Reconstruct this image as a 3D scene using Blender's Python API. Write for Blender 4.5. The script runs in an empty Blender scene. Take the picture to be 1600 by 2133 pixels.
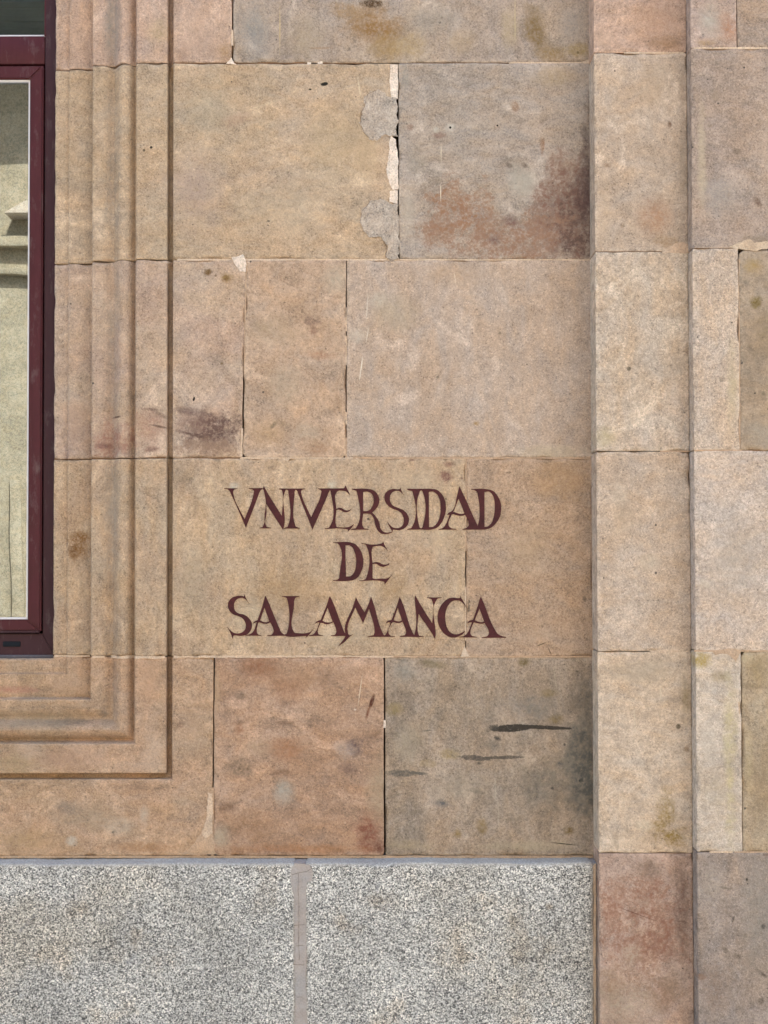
import bpy, math, random
from mathutils import Vector, noise as mn
S = bpy.context.scene
C = S.collection
rnd = random.Random(7)

# ------------------------------------------------------------------ camera, sky, sun, exposure
F = 3000.0                      # focal length in photo pixels
D = 3.0                        # metres from lens to wall
TH = 0.027                     # camera tilted up a little
RO = -0.0021
CAM = Vector((0, -D, -D * math.tan(TH)))
cd = bpy.data.cameras.new('camera'); co = bpy.data.objects.new('camera', cd); C.objects.link(co)
cd.sensor_fit = 'VERTICAL'; cd.sensor_height = 36.0; cd.lens = 36.0 * F / 2133.0
cd.clip_start = 0.05; cd.clip_end = 500
co.location = CAM
from mathutils import Matrix
co.matrix_world = Matrix.Translation(CAM) @ Matrix.Rotation(math.pi / 2 + TH, 4, 'X') @ Matrix.Rotation(RO, 4, 'Z')
S.camera = co
SUN_EL, SUN_AZ = math.radians(46), math.radians(25)     # azimuth from +Y (behind the wall) towards -X
w = bpy.data.worlds.new('World'); S.world = w; w.use_nodes = True
wn = w.node_tree.nodes
sky = wn.new('ShaderNodeTexSky'); sky.sky_type = 'NISHITA'; sky.sun_disc = False
sky.sun_elevation = SUN_EL; sky.sun_rotation = SUN_AZ
sky.air_density = 1.0; sky.dust_density = 1.5; sky.ozone_density = 1.0
bg = wn['Background']; bg.inputs['Strength'].default_value = 0.13
w.node_tree.links.new(sky.outputs[0], bg.inputs['Color'])
sl = bpy.data.lights.new('sun', 'SUN'); sl.energy = 2.6; sl.angle = math.radians(0.5); sl.color = (1.0, 0.965, 0.91)
so = bpy.data.objects.new('sun', sl); C.objects.link(so)
sd = Vector((math.sin(SUN_AZ) * math.cos(SUN_EL), math.cos(SUN_AZ) * math.cos(SUN_EL), math.sin(SUN_EL)))
so.location = sd * 30
so.rotation_euler = sd.to_track_quat('Z', 'Y').to_euler()
S.view_settings.view_transform = 'Standard'; S.view_settings.look = 'None'
S.view_settings.gamma = 1.0; S.view_settings.use_curve_mapping = False
S.view_settings.exposure = 2.72
S.render.engine = 'CYCLES'

# ------------------------------------------------------------------ measuring: photo pixel -> point on the plane y
def W(px, py, y=0.0):
    a, b = (px - 800) / F, (1066.5 - py) / F
    r = a * math.cos(RO) - b * math.sin(RO); u = a * math.sin(RO) + b * math.cos(RO)
    d = Vector((r, math.cos(TH) - u * math.sin(TH), math.sin(TH) + u * math.cos(TH)))
    t = (y - CAM.y) / d.y
    p = CAM + d * t
    return p.x, p.z

def lin(c):
    return tuple((v / 255 / 12.92) if v / 255 <= .04045 else ((v / 255 + .055) / 1.055) ** 2.4 for v in c)
KA = 0.80                      # photo tone -> reflectance
def alb(c, k=KA):
    return tuple(min(.85, v * k * t) for v, t in zip(lin(c), (1.075, .988, .918))) + (1.0,)

# ------------------------------------------------------------------ node helpers
class NT:
    def __init__(s, tree): s.t = tree; s.n = tree.nodes; s.l = tree.links
    def put(s, sock, v):
        if v is None: return
        if isinstance(v, bpy.types.NodeSocket): s.l.new(v, sock)
        else: sock.default_value = v
    def math(s, op, a, b=None, c=None, clamp=False):
        n = s.n.new('ShaderNodeMath'); n.operation = op; n.use_clamp = clamp
        for i, v in enumerate((a, b, c)): s.put(n.inputs[i], v)
        return n.outputs[0]
    def vmath(s, op, a, b=None):
        n = s.n.new('ShaderNodeVectorMath'); n.operation = op
        s.put(n.inputs[0], a); s.put(n.inputs[1], b)
        return n.outputs[0]
    def noise(s, vec, scale, detail=4, rough=.55, dist=0, col=False):
        n = s.n.new('ShaderNodeTexNoise'); s.put(n.inputs['Vector'], vec); s.put(n.inputs['Scale'], scale)
        n.inputs['Detail'].default_value = detail; n.inputs['Roughness'].default_value = rough; n.inputs['Distortion'].default_value = dist
        return n.outputs[1 if col else 0]
    def vor(s, vec, scale, feat='F1', rand=1.0):
        n = s.n.new('ShaderNodeTexVoronoi'); n.feature = feat; s.put(n.inputs['Vector'], vec); s.put(n.inputs['Scale'], scale)
        n.inputs['Randomness'].default_value = rand
        return n
    def mapr(s, v, a, b, c, d, smooth=False):
        n = s.n.new('ShaderNodeMapRange'); n.clamp = True
        if smooth: n.interpolation_type = 'SMOOTHSTEP'
        for i, x in enumerate((v, a, b, c, d)): s.put(n.inputs[i], x)
        return n.outputs[0]
    def mix(s, f, a, b, blend='MIX'):
        n = s.n.new('ShaderNodeMix'); n.data_type = 'RGBA'; n.blend_type = blend; n.clamp_factor = True
        s.put(n.inputs[0], f); s.put(n.inputs[6], a); s.put(n.inputs[7], b)
        return n.outputs[2]
    def scalecol(s, col, f):
        n = s.n.new('ShaderNodeVectorMath'); n.operation = 'SCALE'
        s.put(n.inputs[0], col[:3] if isinstance(col, tuple) else col); s.put(n.inputs['Scale'], f); return n.outputs[0]
    def pos(s): return s.n.new('ShaderNodeNewGeometry').outputs['Position']
    def bump(s, h, strength, dist, normal=None):
        n = s.n.new('ShaderNodeBump'); s.put(n.inputs['Height'], h); s.put(n.inputs['Strength'], strength)
        n.inputs['Distance'].default_value = dist
        s.put(n.inputs['Normal'], normal); return n.outputs[0]

def group(name, ins, outs):
    g = bpy.data.node_groups.new(name, 'ShaderNodeTree')
    for k, ty, dv in ins:
        sk = g.interface.new_socket(k, in_out='INPUT', socket_type=ty)
        if dv is not None: sk.default_value = dv
    for k, ty in outs: g.interface.new_socket(k, in_out='OUTPUT', socket_type=ty)
    T = NT(g)
    gi = g.nodes.new('NodeGroupInput'); go = g.nodes.new('NodeGroupOutput')
    return g, T, {s.name: s for s in gi.outputs if s.name}, {s.name: s for s in go.inputs if s.name}

FL, CO, VE = 'NodeSocketFloat', 'NodeSocketColor', 'NodeSocketVector'
# a ragged stain: where, how large, how soft
BL, T, I, O = group('stain_mask', [('Cx', FL, 0), ('Cz', FL, 0), ('Rx', FL, .1), ('Rz', FL, .1), ('Ang', FL, 0), ('Soft', FL, .6),
                                   ('Rag', FL, .8), ('NScale', FL, 20), ('Str', FL, .6)], [('Fac', FL)])
P = T.pos(); sx = T.n.new('ShaderNodeSeparateXYZ'); T.l.new(P, sx.inputs[0])
dx = T.math('SUBTRACT', sx.outputs[0], I['Cx']); dz = T.math('SUBTRACT', sx.outputs[2], I['Cz'])
ca = T.math('COSINE', I['Ang']); sa = T.math('SINE', I['Ang'])
ex = T.math('DIVIDE', T.math('ADD', T.math('MULTIPLY', dx, ca), T.math('MULTIPLY', dz, sa)), I['Rx'])
ez = T.math('DIVIDE', T.math('SUBTRACT', T.math('MULTIPLY', dz, ca), T.math('MULTIPLY', dx, sa)), I['Rz'])
d = T.math('SQRT', T.math('ADD', T.math('MULTIPLY', ex, ex), T.math('MULTIPLY', ez, ez)))
n1 = T.noise(P, I['NScale'], 5, .68, .5)
n2 = T.noise(T.vmath('ADD', P, (2.2, 0, 4.4)), T.math('MULTIPLY', I['NScale'], 3.1), 4, .7, .4)
rg = T.math('ADD', T.math('MULTIPLY', T.math('SUBTRACT', n1, .5), 2.6), T.math('MULTIPLY', T.math('SUBTRACT', n2, .5), 1.5))
d2 = T.math('ADD', T.math('MULTIPLY', d, .88), T.math('MULTIPLY', rg, I['Rag']))
f = T.mapr(d2, 1.0, T.math('SUBTRACT', 1.0, I['Soft']), 0, 1, True)
mo = T.mapr(n2, .36, .60, T.math('SUBTRACT', 1.0, T.math('MULTIPLY', I['Rag'], .6)), 1.35)
n3 = T.noise(P, T.math('MULTIPLY', I['NScale'], 9.0), 2, .7)
f = T.math('MULTIPLY', f, T.math('MULTIPLY', mo, T.mapr(n3, .36, .62, T.math('SUBTRACT', 1.0, T.math('MULTIPLY', I['Rag'], .55)), 1.18)))
T.put(O['Fac'], T.math('MULTIPLY', f, I['Str'], clamp=True))

# sandstone: mottling, bedding, grains, pits, pale bloom, worn arrises
SS, T, I, O = group('sandstone', [('Base', CO, None), ('Vary', CO, None), ('Pale', CO, None), ('Dark', CO, None), ('Seed', VE, None), ('Grain', FL, 1.0),
                                  ('Pits', FL, 1.0), ('Mottle', FL, 1.0), ('Bloom', FL, 1.0), ('Bed', VE, None)], [('Color', CO), ('Height', FL)])
P = T.vmath('ADD', T.pos(), I['Seed'])
big = T.noise(P, 4.2, 6, .6, .6)
PS = T.vmath('MULTIPLY', P, I['Bed'])
mid = T.noise(PS, 16, 6, .68, .6)
fine = T.noise(P, 75, 4, .7, .3)
c = T.mix(T.mapr(big, .38, .62, 0, 1, True), I['Base'], I['Vary'])
hu = T.noise(T.vmath('ADD', PS, (6.1, 0, 1.3)), 13, 5, .66, .6)
c = T.mix(1.0, c, T.mix(T.mapr(hu, .34, .66, 0, 1), (1.055, .982, .89, 1), (.97, 1.0, 1.04, 1)), 'MULTIPLY')
mm = T.math('MULTIPLY', T.mapr(mid, .32, .68, -.17, .17), I['Mottle'])
ff = T.mapr(fine, .32, .68, -.13, .13)
gr1 = T.noise(P, 240, 3, .65)
gr2 = T.noise(P, 560, 2, .7)
gg = T.math('ADD', T.mapr(gr1, .32, .68, -.19, .19), T.mapr(gr2, .3, .7, -.16, .16))
sd1 = T.vor(P, 430); sc1 = T.n.new('ShaderNodeSeparateColor'); T.l.new(sd1.outputs['Color'], sc1.inputs[0])
gg = T.math('ADD', gg, T.mapr(sc1.outputs[0], .84, 1.0, 0, -.26))
gg = T.math('ADD', gg, T.mapr(sc1.outputs[1], .86, 1.0, 0, .24))
gg = T.math('MULTIPLY', gg, I['Grain'])
br = T.math('ADD', T.math('ADD', 1.0, mm), T.math('ADD', ff, gg))
# pale bloom clouds
bl = T.noise(T.vmath('ADD', P, (3.1, 0, 7.7)), 10, 6, .72, .6)
blf = T.math('MULTIPLY', T.mapr(bl, .53, .70, 0, .62, True), I['Bloom'])
c = T.mix(blf, c, I['Pale'])
# darker weathered clouds
dk = T.noise(T.vmath('ADD', PS, (9.1, 0, 2.7)), 7, 6, .74, .9)
dkf = T.math('MULTIPLY', T.mapr(dk, .54, .72, 0, .5, True), I['Mottle'])
c = T.mix(dkf, c, I['Dark'])
c = T.scalecol(c, br)
# pale spatters
vf = T.vor(T.vmath('ADD', P, (4.4, 0, 8.8)), 62); sf = T.n.new('ShaderNodeSeparateColor'); T.l.new(vf.outputs['Color'], sf.inputs[0])
fl = T.mapr(T.math('ADD', vf.outputs['Distance'], T.math('MULTIPLY', T.math('SUBTRACT', fine, .5), .5)), T.mapr(sf.outputs[0], .84, 1, .02, .34), 0, 0, 1, True)
fl = T.math('MULTIPLY', fl, T.mapr(T.noise(P, 6, 3), .42, .62, 0, 1))
c = T.mix(T.math('MULTIPLY', T.math('MULTIPLY', fl, I['Bloom']), .6), c, I['Pale'])
# worn arrises
at = T.n.new('ShaderNodeAttribute'); at.attribute_name = 'edge_dist'
ed = T.mapr(at.outputs['Fac'], 0, .011, 1, 0, True)
en = T.noise(P, 60, 4, .7)
c = T.mix(T.math('MULTIPLY', T.math('MULTIPLY', ed, T.mapr(en, .42, .62, 0, 1)), .5), c, I['Pale'])
c = T.mix(T.math('MULTIPLY', T.math('MULTIPLY', ed, T.mapr(en, .50, .36, 0, 1)), .45), c, I['Dark'])
# pits and specks
v = T.vor(P, 105)
sel = T.n.new('ShaderNodeSeparateColor'); T.l.new(v.outputs['Color'], sel.inputs[0])
rad = T.mapr(sel.outputs[0], .70, 1.0, 0, .17)
pit = T.math('MULTIPLY', T.math('LESS_THAN', v.outputs['Distance'], rad), T.mapr(T.noise(P, 9, 3), .42, .6, .1, 1))
pit = T.math('MULTIPLY', pit, I['Pits'])
v2 = T.vor(P, 38)
sel2 = T.n.new('ShaderNodeSeparateColor'); T.l.new(v2.outputs['Color'], sel2.inputs[0])
pit2 = T.math('MULTIPLY', T.math('LESS_THAN', T.math('ADD', v2.outputs['Distance'], T.math('MULTIPLY', T.math('SUBTRACT', gr1, .5), .12)), T.mapr(sel2.outputs[0], .86, 1, 0, .11)), I['Pits'])
pa = T.math('MAXIMUM', T.math('MULTIPLY', pit, .62), T.math('MULTIPLY', pit2, .75))
c = T.mix(pa, c, (.045, .035, .027, 1))
h = T.math('ADD', T.math('MULTIPLY', gr1, .55), T.math('MULTIPLY', gr2, .35))
h = T.math('MULTIPLY', h, I['Grain'])
h = T.math('ADD', h, T.math('MULTIPLY', fine, .7))
h = T.math('ADD', h, T.math('MULTIPLY', mid, .9))
h = T.math('SUBTRACT', h, T.math('MULTIPLY', pa, 1.1))
T.put(O['Color'], c); T.put(O['Height'], h)

seedn = [0]
def newmat(name):
    m = bpy.data.materials.new(name); m.use_nodes = True
    T = NT(m.node_tree); return m, T, m.node_tree.nodes['Principled BSDF']
def stone_mat(base, vary, stains=(), pale=None, dark=None, grain=1.0, pits=1.0, mottle=1.0, bloom=1.0, plane=0.0):
    m, T, b = newmat('sandstone')
    seedn[0] += 1; k = seedn[0]
    n = T.n.new('ShaderNodeGroup'); n.node_tree = SS
    mx = [(x + y) / 2 for x, y in zip(base, vary)]
    n.inputs['Base'].default_value = alb(base); n.inputs['Vary'].default_value = alb(vary)
    n.inputs['Pale'].default_value = alb(pale or [min(235, v * 1.17 + 8) for v in mx])
    n.inputs['Dark'].default_value = alb(dark or [v * .77 for v in mx])
    n.inputs['Seed'].default_value = (k * 1.37, k * .71, k * 2.13)
    n.inputs['Grain'].default_value = grain; n.inputs['Pits'].default_value = pits
    n.inputs['Bed'].default_value = ((1, 1, 1.7), (1.25, 1, .8), (.9, 1, 1.7), (1, 1, 1.1), (1.6, 1, .9), (.9, 1, 1.4))[k * 7 % 6]; n.inputs['Mottle'].default_value = mottle; n.inputs['Bloom'].default_value = bloom
    c = n.outputs['Color']
    for s in stains:
        px, py, rx, ry, col, st = s[:6]; o = dict(ang=0, soft=.75, rag=.6, ns=22); o.update(s[6] if len(s) > 6 else {})
        g = T.n.new('ShaderNodeGroup'); g.node_tree = BL
        x, z = W(px, py, plane)
        g.inputs['Cx'].default_value = x; g.inputs['Cz'].default_value = z
        g.inputs['Rx'].default_value = rx / 1000; g.inputs['Rz'].default_value = ry / 1000
        g.inputs['Ang'].default_value = math.radians(o['ang']); g.inputs['Soft'].default_value = o['soft']
        g.inputs['Rag'].default_value = o['rag']; g.inputs['NScale'].default_value = o['ns']; g.inputs['Str'].default_value = st
        # keep the stone's own grain inside the stain
        sc = T.mix(1.0, alb((col[0], col[1] + 3, col[2])), T.mapr(n.outputs['Height'], .7, 1.7, .8, 1.2), 'MULTIPLY')
        c = T.mix(g.outputs[0], c, sc)
    T.put(b.inputs['Base Color'], c)
    b.inputs['Roughness'].default_value = .9; b.inputs['Specular IOR Level'].default_value = .2
    T.put(b.inputs['Normal'], T.bump(n.outputs['Height'], 1.0 * (.5 + .5 * grain), .0032))
    return m

def mortar_mat(col, spk=.5, grain=1.0):
    m, T, b = newmat('mortar'); P = T.pos()
    a = T.noise(P, 300, 3, .6); e = T.noise(P, 30, 5, .6)
    c = T.scalecol(T.mix(T.mapr(T.noise(P, 18, 7, .7), .35, .65, 0, 1), alb(col), alb((col[0] + 4, col[1] - 4, col[2] - 10))), T.math('ADD', T.mapr(a, .3, .7, 1 - .22 * grain, 1 + .22 * grain), T.mapr(e, .3, .7, -.17 * grain, .17 * grain)))
    v = T.vor(P, 150); s = T.n.new('ShaderNodeSeparateColor'); T.l.new(v.outputs['Color'], s.inputs[0])
    pit = T.math('LESS_THAN', v.outputs['Distance'], T.mapr(s.outputs[0], .6, 1, 0, .22))
    c = T.mix(T.math('MULTIPLY', pit, spk), c, (.05, .04, .035, 1))
    T.put(b.inputs['Base Color'], c); b.inputs['Roughness'].default_value = .95; b.inputs['Specular IOR Level'].default_value = .15
    T.put(b.inputs['Normal'], T.bump(T.math('SUBTRACT', a, T.math('MULTIPLY', pit, .7)), .9, .0025))
    return m

# ------------------------------------------------------------------ mesh helpers
def link(name, me, mat=None, parent=None):
    o = bpy.data.objects.new(name, me); C.objects.link(o)
    if mat is not None: me.materials.append(mat)
    if parent is not None: o.parent = parent
    return o
def thing(name, label, cat, loc=(0, 0, 0), group=None):
    o = bpy.data.objects.new(name, None); C.objects.link(o); o.location = loc; o.empty_display_size = .05
    o['label'] = label; o['category'] = cat; o['kind'] = 'thing'
    if group: o['group'] = group
    return o
def parent_keep(o, p):
    o.parent = p; o.matrix_parent_inverse = Matrix.Translation(-Vector(p.location))
def smooth(me, ang=32):
    me.polygons.foreach_set('use_smooth', [True] * len(me.polygons)); me.set_sharp_from_angle(angle=math.radians(ang))
def spans(L, step=.012):
    e = [0, .0006, .0014, .0025, .004, .0065, .011]
    e = [v for v in e if v < L * .4]
    n = max(2, int((L - 2 * e[-1]) / step)); a = e[-1]; b = L - e[-1]
    return e + [a + (b - a) * i / n for i in range(1, n)] + [L - v for v in reversed(e)]

def block(corners, y0, mat, parent, depth=.1, relief=None, xs=None, zs=None, seed=0, wear=.0016, jit=.0009, rc=0.003, und=.0003, name='ashlar_block', topfn=None):
    """corners TL, TR, BR, BL as (x, z); front at y0 facing -y; xs / zs: absolute grid columns and rows for moulded stones"""
    (ax, az), (bx, bz), (cx, cz), (dx_, dz_) = corners
    Wd = ((bx - ax) + (cx - dx_)) / 2; H = ((az - dz_) + (bz - cz)) / 2
    U = [v / Wd for v in spans(Wd)] if xs is None else None
    Vv = [v / H for v in spans(H)] if zs is None else None
    nx = len(U) if U else len(xs); nz = len(Vv) if Vv else len(zs)
    vs, ed = [], []
    so = Vector((seed * 3.7, seed * 1.3, seed * 5.1))
    for j in range(nz):
        for i in range(nx):
            if Vv: t = Vv[j]
            else: t = (az - zs[j]) / (az - dz_)
            lx = ax + (dx_ - ax) * t; rx = bx + (cx - bx) * t
            if U: s = U[i]; x = lx + (rx - lx) * s
            else: x = min(max(xs[i], min(ax, dx_)), xs[i]) if xs[i] is not None else 0; x = xs[i] if xs[i] < min(bx, cx) - 1e-4 else (rx if i == nx - 1 else xs[i]); s = (x - lx) / (rx - lx)
            zt = az + (bz - az) * s; zb = dz_ + (cz - dz_) * s
            z = zt + (zb - zt) * t
            if topfn and j == 0: z = zt = topfn(x)
            if topfn: zt = topfn(x)
            dl = x - lx; dr = rx - x; dt = zt - z; db = z - zb
            # rounded corners
            r = rc if not isinstance(rc, dict) else 0
            for key, ddx, ddz, sx_, sz_ in (('tl', dl, dt, -1, 1), ('tr', dr, dt, 1, 1), ('br', dr, db, 1, -1), ('bl', dl, db, -1, -1)):
                rr = rc.get(key, .002) if isinstance(rc, dict) else rc
                if ddx < rr and ddz < rr:
                    vx = rr - ddx; vz = rr - ddz; m = max(vx, vz); q = math.hypot(vx, vz)
                    if q > 1e-9:
                        k = m / q
                        x += sx_ * (vx * k - vx); z += sz_ * (vz * k - vz)
            dm = max(0.0, min(dl, dr, dt, db))
            p = Vector((x, 0, z))
            fo = math.exp(-dm / .008)
            n3 = mn.noise_vector(p * 35 + so) * jit + mn.noise_vector(p * 160 + so) * jit * .45 + mn.noise_vector(p * 7 + so) * jit * .8
            x += n3.x * fo; z += n3.z * fo
            rel = relief(x, z) if relief else 0.0
            drop = wear * max(0, 1 - dm / .0032) ** 2
            ch = mn.noise(p * 28 + so * 2)
            if ch > .12: drop += (ch - .12) * .017 * max(0, 1 - dm / (.007)) ** 1.5
            un = (mn.noise(p * 9 + so) * .6 + mn.noise(p * 30 + so) * .4) * und
            vs.append((x, y0 - rel + drop - un, z)); ed.append(dm)
    fs = []
    for j in range(nz - 1):
        for i in range(nx - 1):
            a = j * nx + i; fs.append((a, a + nx, a + nx + 1, a + 1))
    loop = [i for i in range(nx)] + [j * nx + nx - 1 for j in range(1, nz)] + [(nz - 1) * nx + i for i in range(nx - 2, -1, -1)] + [j * nx for j in range(nz - 2, 0, -1)]
    nb = len(vs)
    for i in loop: x, y, z = vs[i]; vs.append((x, y0 + depth, z)); ed.append(.004)
    L = len(loop)
    for k in range(L):
        fs.append((loop[k], loop[(k + 1) % L], nb + (k + 1) % L, nb + k))
    me = bpy.data.meshes.new(name); me.from_pydata(vs, [], fs); me.update()
    at = me.attributes.new('edge_dist', 'FLOAT', 'POINT'); at.data.foreach_set('value', ed)
    smooth(me, 38)
    o = link(name, me, mat); parent_keep(o, parent) if parent else None
    return o

def boxmesh(name, x0, x1, y0, y1, z0, z1, mat, parent=None, bev=0.0):
    import bmesh
    bm = bmesh.new()
    r = bmesh.ops.create_cube(bm, size=1.0)
    for v in bm.verts:
        v.co = Vector((x0 + (v.co.x + .5) * (x1 - x0), y0 + (v.co.y + .5) * (y1 - y0), z0 + (v.co.z + .5) * (z1 - z0)))
    if bev > 0:
        bmesh.ops.bevel(bm, geom=list(bm.edges), offset=bev, segments=2, affect='EDGES', profile=.5)
    me = bpy.data.meshes.new(name); bm.to_mesh(me); bm.free()
    if bev: smooth(me, 40)
    o = link(name, me, mat)
    if parent: parent_keep(o, parent)
    return o

def ragged(name, pts, y, mat, parent, thick=.006, sub=2.2, jit=1.3, seed=0, bulge=0.0):
    """an irregular patch: outline in photo pixels on the plane y, with thickness"""
    out = []
    n = len(pts)
    for i in range(n):
        a, b = pts[i], pts[(i + 1) % n]; L = math.hypot(b[0] - a[0], b[1] - a[1]); k = max(1, int(L / sub))
        for q in range(k):
            t = q / k; px = a[0] + (b[0] - a[0]) * t; py = a[1] + (b[1] - a[1]) * t
            nv = mn.noise_vector(Vector((px * .09, py * .09, seed * 7.7))) * jit * 1.4 + mn.noise_vector(Vector((px * .3, py * .3, seed * 3.1))) * jit * .7 + mn.noise_vector(Vector((px * .8, py * .8, seed * 2.1))) * jit * .5
            out.append(W(px + nv.x, py + nv.y, y))
    from mathutils.geometry import tessellate_polygon
    v = [Vector((x, 0, z)) for x, z in out]
    tris = tessellate_polygon([[Vector((x, z, 0)) for x, z in out]])
    m = len(v)
    vs = [(p.x, y, p.z) for p in v] + [(p.x, y + thick, p.z) for p in v]
    fs = [tuple(t) for t in tris] + [(i, (i + 1) % m, m + (i + 1) % m, m + i) for i in range(m)]
    me = bpy.data.meshes.new(name); me.from_pydata(vs, [], fs); me.update()
    import bmesh
    bm = bmesh.new(); bm.from_mesh(me); bmesh.ops.recalc_face_normals(bm, faces=bm.faces)
    bm.to_mesh(me); bm.free()
    o = link(name, me, mat); parent_keep(o, parent)
    return o

def strip(pts, width, y, mat, parent, seed=0, thick=.01, jit=.5, name='mortar_joint'):
    """a run of mortar along a joint, pts in photo pixels, uneven width"""
    L = []
    R = []
    for (ax, ay), (bx, by) in zip(pts, pts[1:]):
        l = math.hypot(bx - ax, by - ay); k = max(2, int(l / 6)); nx_, ny_ = -(by - ay) / l, (bx - ax) / l
        for q in range(k + (1 if (bx, by) == pts[-1] else 0)):
            t = q / k; px, py = ax + (bx - ax) * t, ay + (by - ay) * t
            a = mn.noise(Vector((px * .05, py * .05, seed))) * jit + mn.noise(Vector((px * .2, py * .2, seed + 5))) * jit
            b = mn.noise(Vector((px * .05, py * .05, seed + 11))) * jit + mn.noise(Vector((px * .2, py * .2, seed + 17))) * jit
            L.append(W(px + nx_ * (width / 2 + a), py + ny_ * (width / 2 + a), y)); R.append(W(px - nx_ * (width / 2 + b), py - ny_ * (width / 2 + b), y))
    n = len(L)
    vs = [(x, y, z) for x, z in L] + [(x, y, z) for x, z in R] + [(x, y + thick, z) for x, z in L] + [(x, y + thick, z) for x, z in R]
    fs = []
    for i in range(n - 1):
        fs += [(i, n + i, n + i + 1, i + 1), (i, i + 1, 2 * n + i + 1, 2 * n + i), (n + i, 3 * n + i, 3 * n + i + 1, n + i + 1)]
    me = bpy.data.meshes.new(name); me.from_pydata(vs, [], fs); me.update()
    o = link(name, me, mat); parent_keep(o, parent)
    return o

# ------------------------------------------------------------------ ground and the wall
GZ = -1.56
def plain_mat(name, col, rough=.8, var=.12, sc=6.0, spec=.3):
    m, T, b = newmat(name); P = T.pos()
    a = T.noise(P, sc, 6, .6); e = T.noise(P, sc * 14, 4, .6)
    T.put(b.inputs['Base Color'], T.scalecol(tuple(col) + (1,), T.math('ADD', T.mapr(a, .3, .7, 1 - var, 1 + var), T.mapr(e, .3, .7, -var * .6, var * .6))))
    b.inputs['Roughness'].default_value = rough; b.inputs['Specular IOR Level'].default_value = spec
    T.put(b.inputs['Normal'], T.bump(e, .3, .002)); return m
pave_m = plain_mat('paving', (.27, .265, .255), .85, .15, 3)
me = bpy.data.meshes.new('pavement'); me.from_pydata([(-60, -60, GZ), (60, -60, GZ), (60, 60, GZ), (-60, 60, GZ)], [], [(0, 1, 2, 3)]); me.update()
g = link('pavement', me, pave_m); g['kind'] = 'structure'

# where things are
XO = W(112, 700, .047)[0]           # right edge of the window opening
ZB = W(60, 1372, .047)[1]           # bottom of the window opening
XL = XO - .98                        # left edge of the opening
PROF = [(-40, -52), (0, -52), (1.5, -48.1), (3, -46.8), (30, -46.8), (31.5, -46), (33, -40.3), (35, -39.6), (60, -40.3), (78, -41.6), (84.5, -42.4), (86, -41.6), (87, -16.6), (88.5, -15.2), (91, -14.8), (110, -16.2), (118, -19.3), (124, -22.9), (128, -24.6), (132, -23.9), (136, -19.3), (140, -12.5), (144, -6.2), (148, -2.3), (153, -0.8), (159, -2.7), (165, -7.3), (170, -13.5), (174, -19.3), (176.5, -21.4), (177.8, -20.8), (181, -4.2), (183, -0.6), (185, 0), (245, 0), (246.6, -0.7), (247.6, -3.9), (248.2, -26), (259, -26), (259.4, -3.9), (260.3, -0.8), (262, 0), (9000, 0)]
def prof(u):
    u *= 1000
    for (a, p), (b, q) in zip(PROF, PROF[1:]):
        if u <= b: return (p + (q - p) * max(0, (u - a)) / (b - a)) / 1000
    return 0.0
def wob(v, k): return mn.noise(Vector((v * 4.1, k, 0))) * .0012 + mn.noise(Vector((v * 22, k + 3, 0))) * .0007
def relief(x, z):
    return prof(max(x - XO, XL - x, (ZB - z) * 1.055))
PU = sorted(set([v / 1000 for v, _ in PROF if 0 <= v < 300] + [v / 1000 for v in range(0, 245, 4)] + [.2482]))

wall = thing('stone_wall', 'beige and brown sandstone ashlar wall carrying the maroon inscription', 'wall', (0, 0, GZ))
# row boundaries of the wall (photo rows) -------------------------------------------------
G = 1.0                               # half joint in photo px
def q4(x0t, x1t, yt, yb, x0b=None, x1b=None, y=0.0, g=G):
    x0b = x0t if x0b is None else x0b; x1b = x1t if x1b is None else x1b
    return [W(x0t + g, yt + g, y), W(x1t - g, yt + g, y), W(x1b - g, yb - g, y), W(x0b + g, yb - g, y)]
XP = W(1232, 1000, 0)[0]              # where the pilaster's side leaves the wall
def to_pil(c):
    c[1] = (XP + .004, c[1][1]); c[2] = (XP + .004, c[2][1]); return c

# --- moulded stones right of the window
def jamb(xrt, xrb, yt, yb, mat, seed):
    c = q4(300, xrt, yt, yb, 300, xrb)
    c[0] = (XO - .0, c[0][1]); c[3] = (XO - .0, c[3][1])
    xr = min(c[1][0], c[2][0])
    xs = [XO + u for u in PU if XO + u < xr - .02]
    e = [0, .0006, .0014, .0025, .004, .0065, .011]
    a = xs[-1]; b = xr - .011; n = max(1, int((b - a) / .014))
    xs += [a + (b - a) * i / n for i in range(1, n + 1)] + [xr - v for v in reversed(e[:-1])]
    return block(c, 0, mat, wall, relief=relief, xs=xs, seed=seed, depth=.14)

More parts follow.
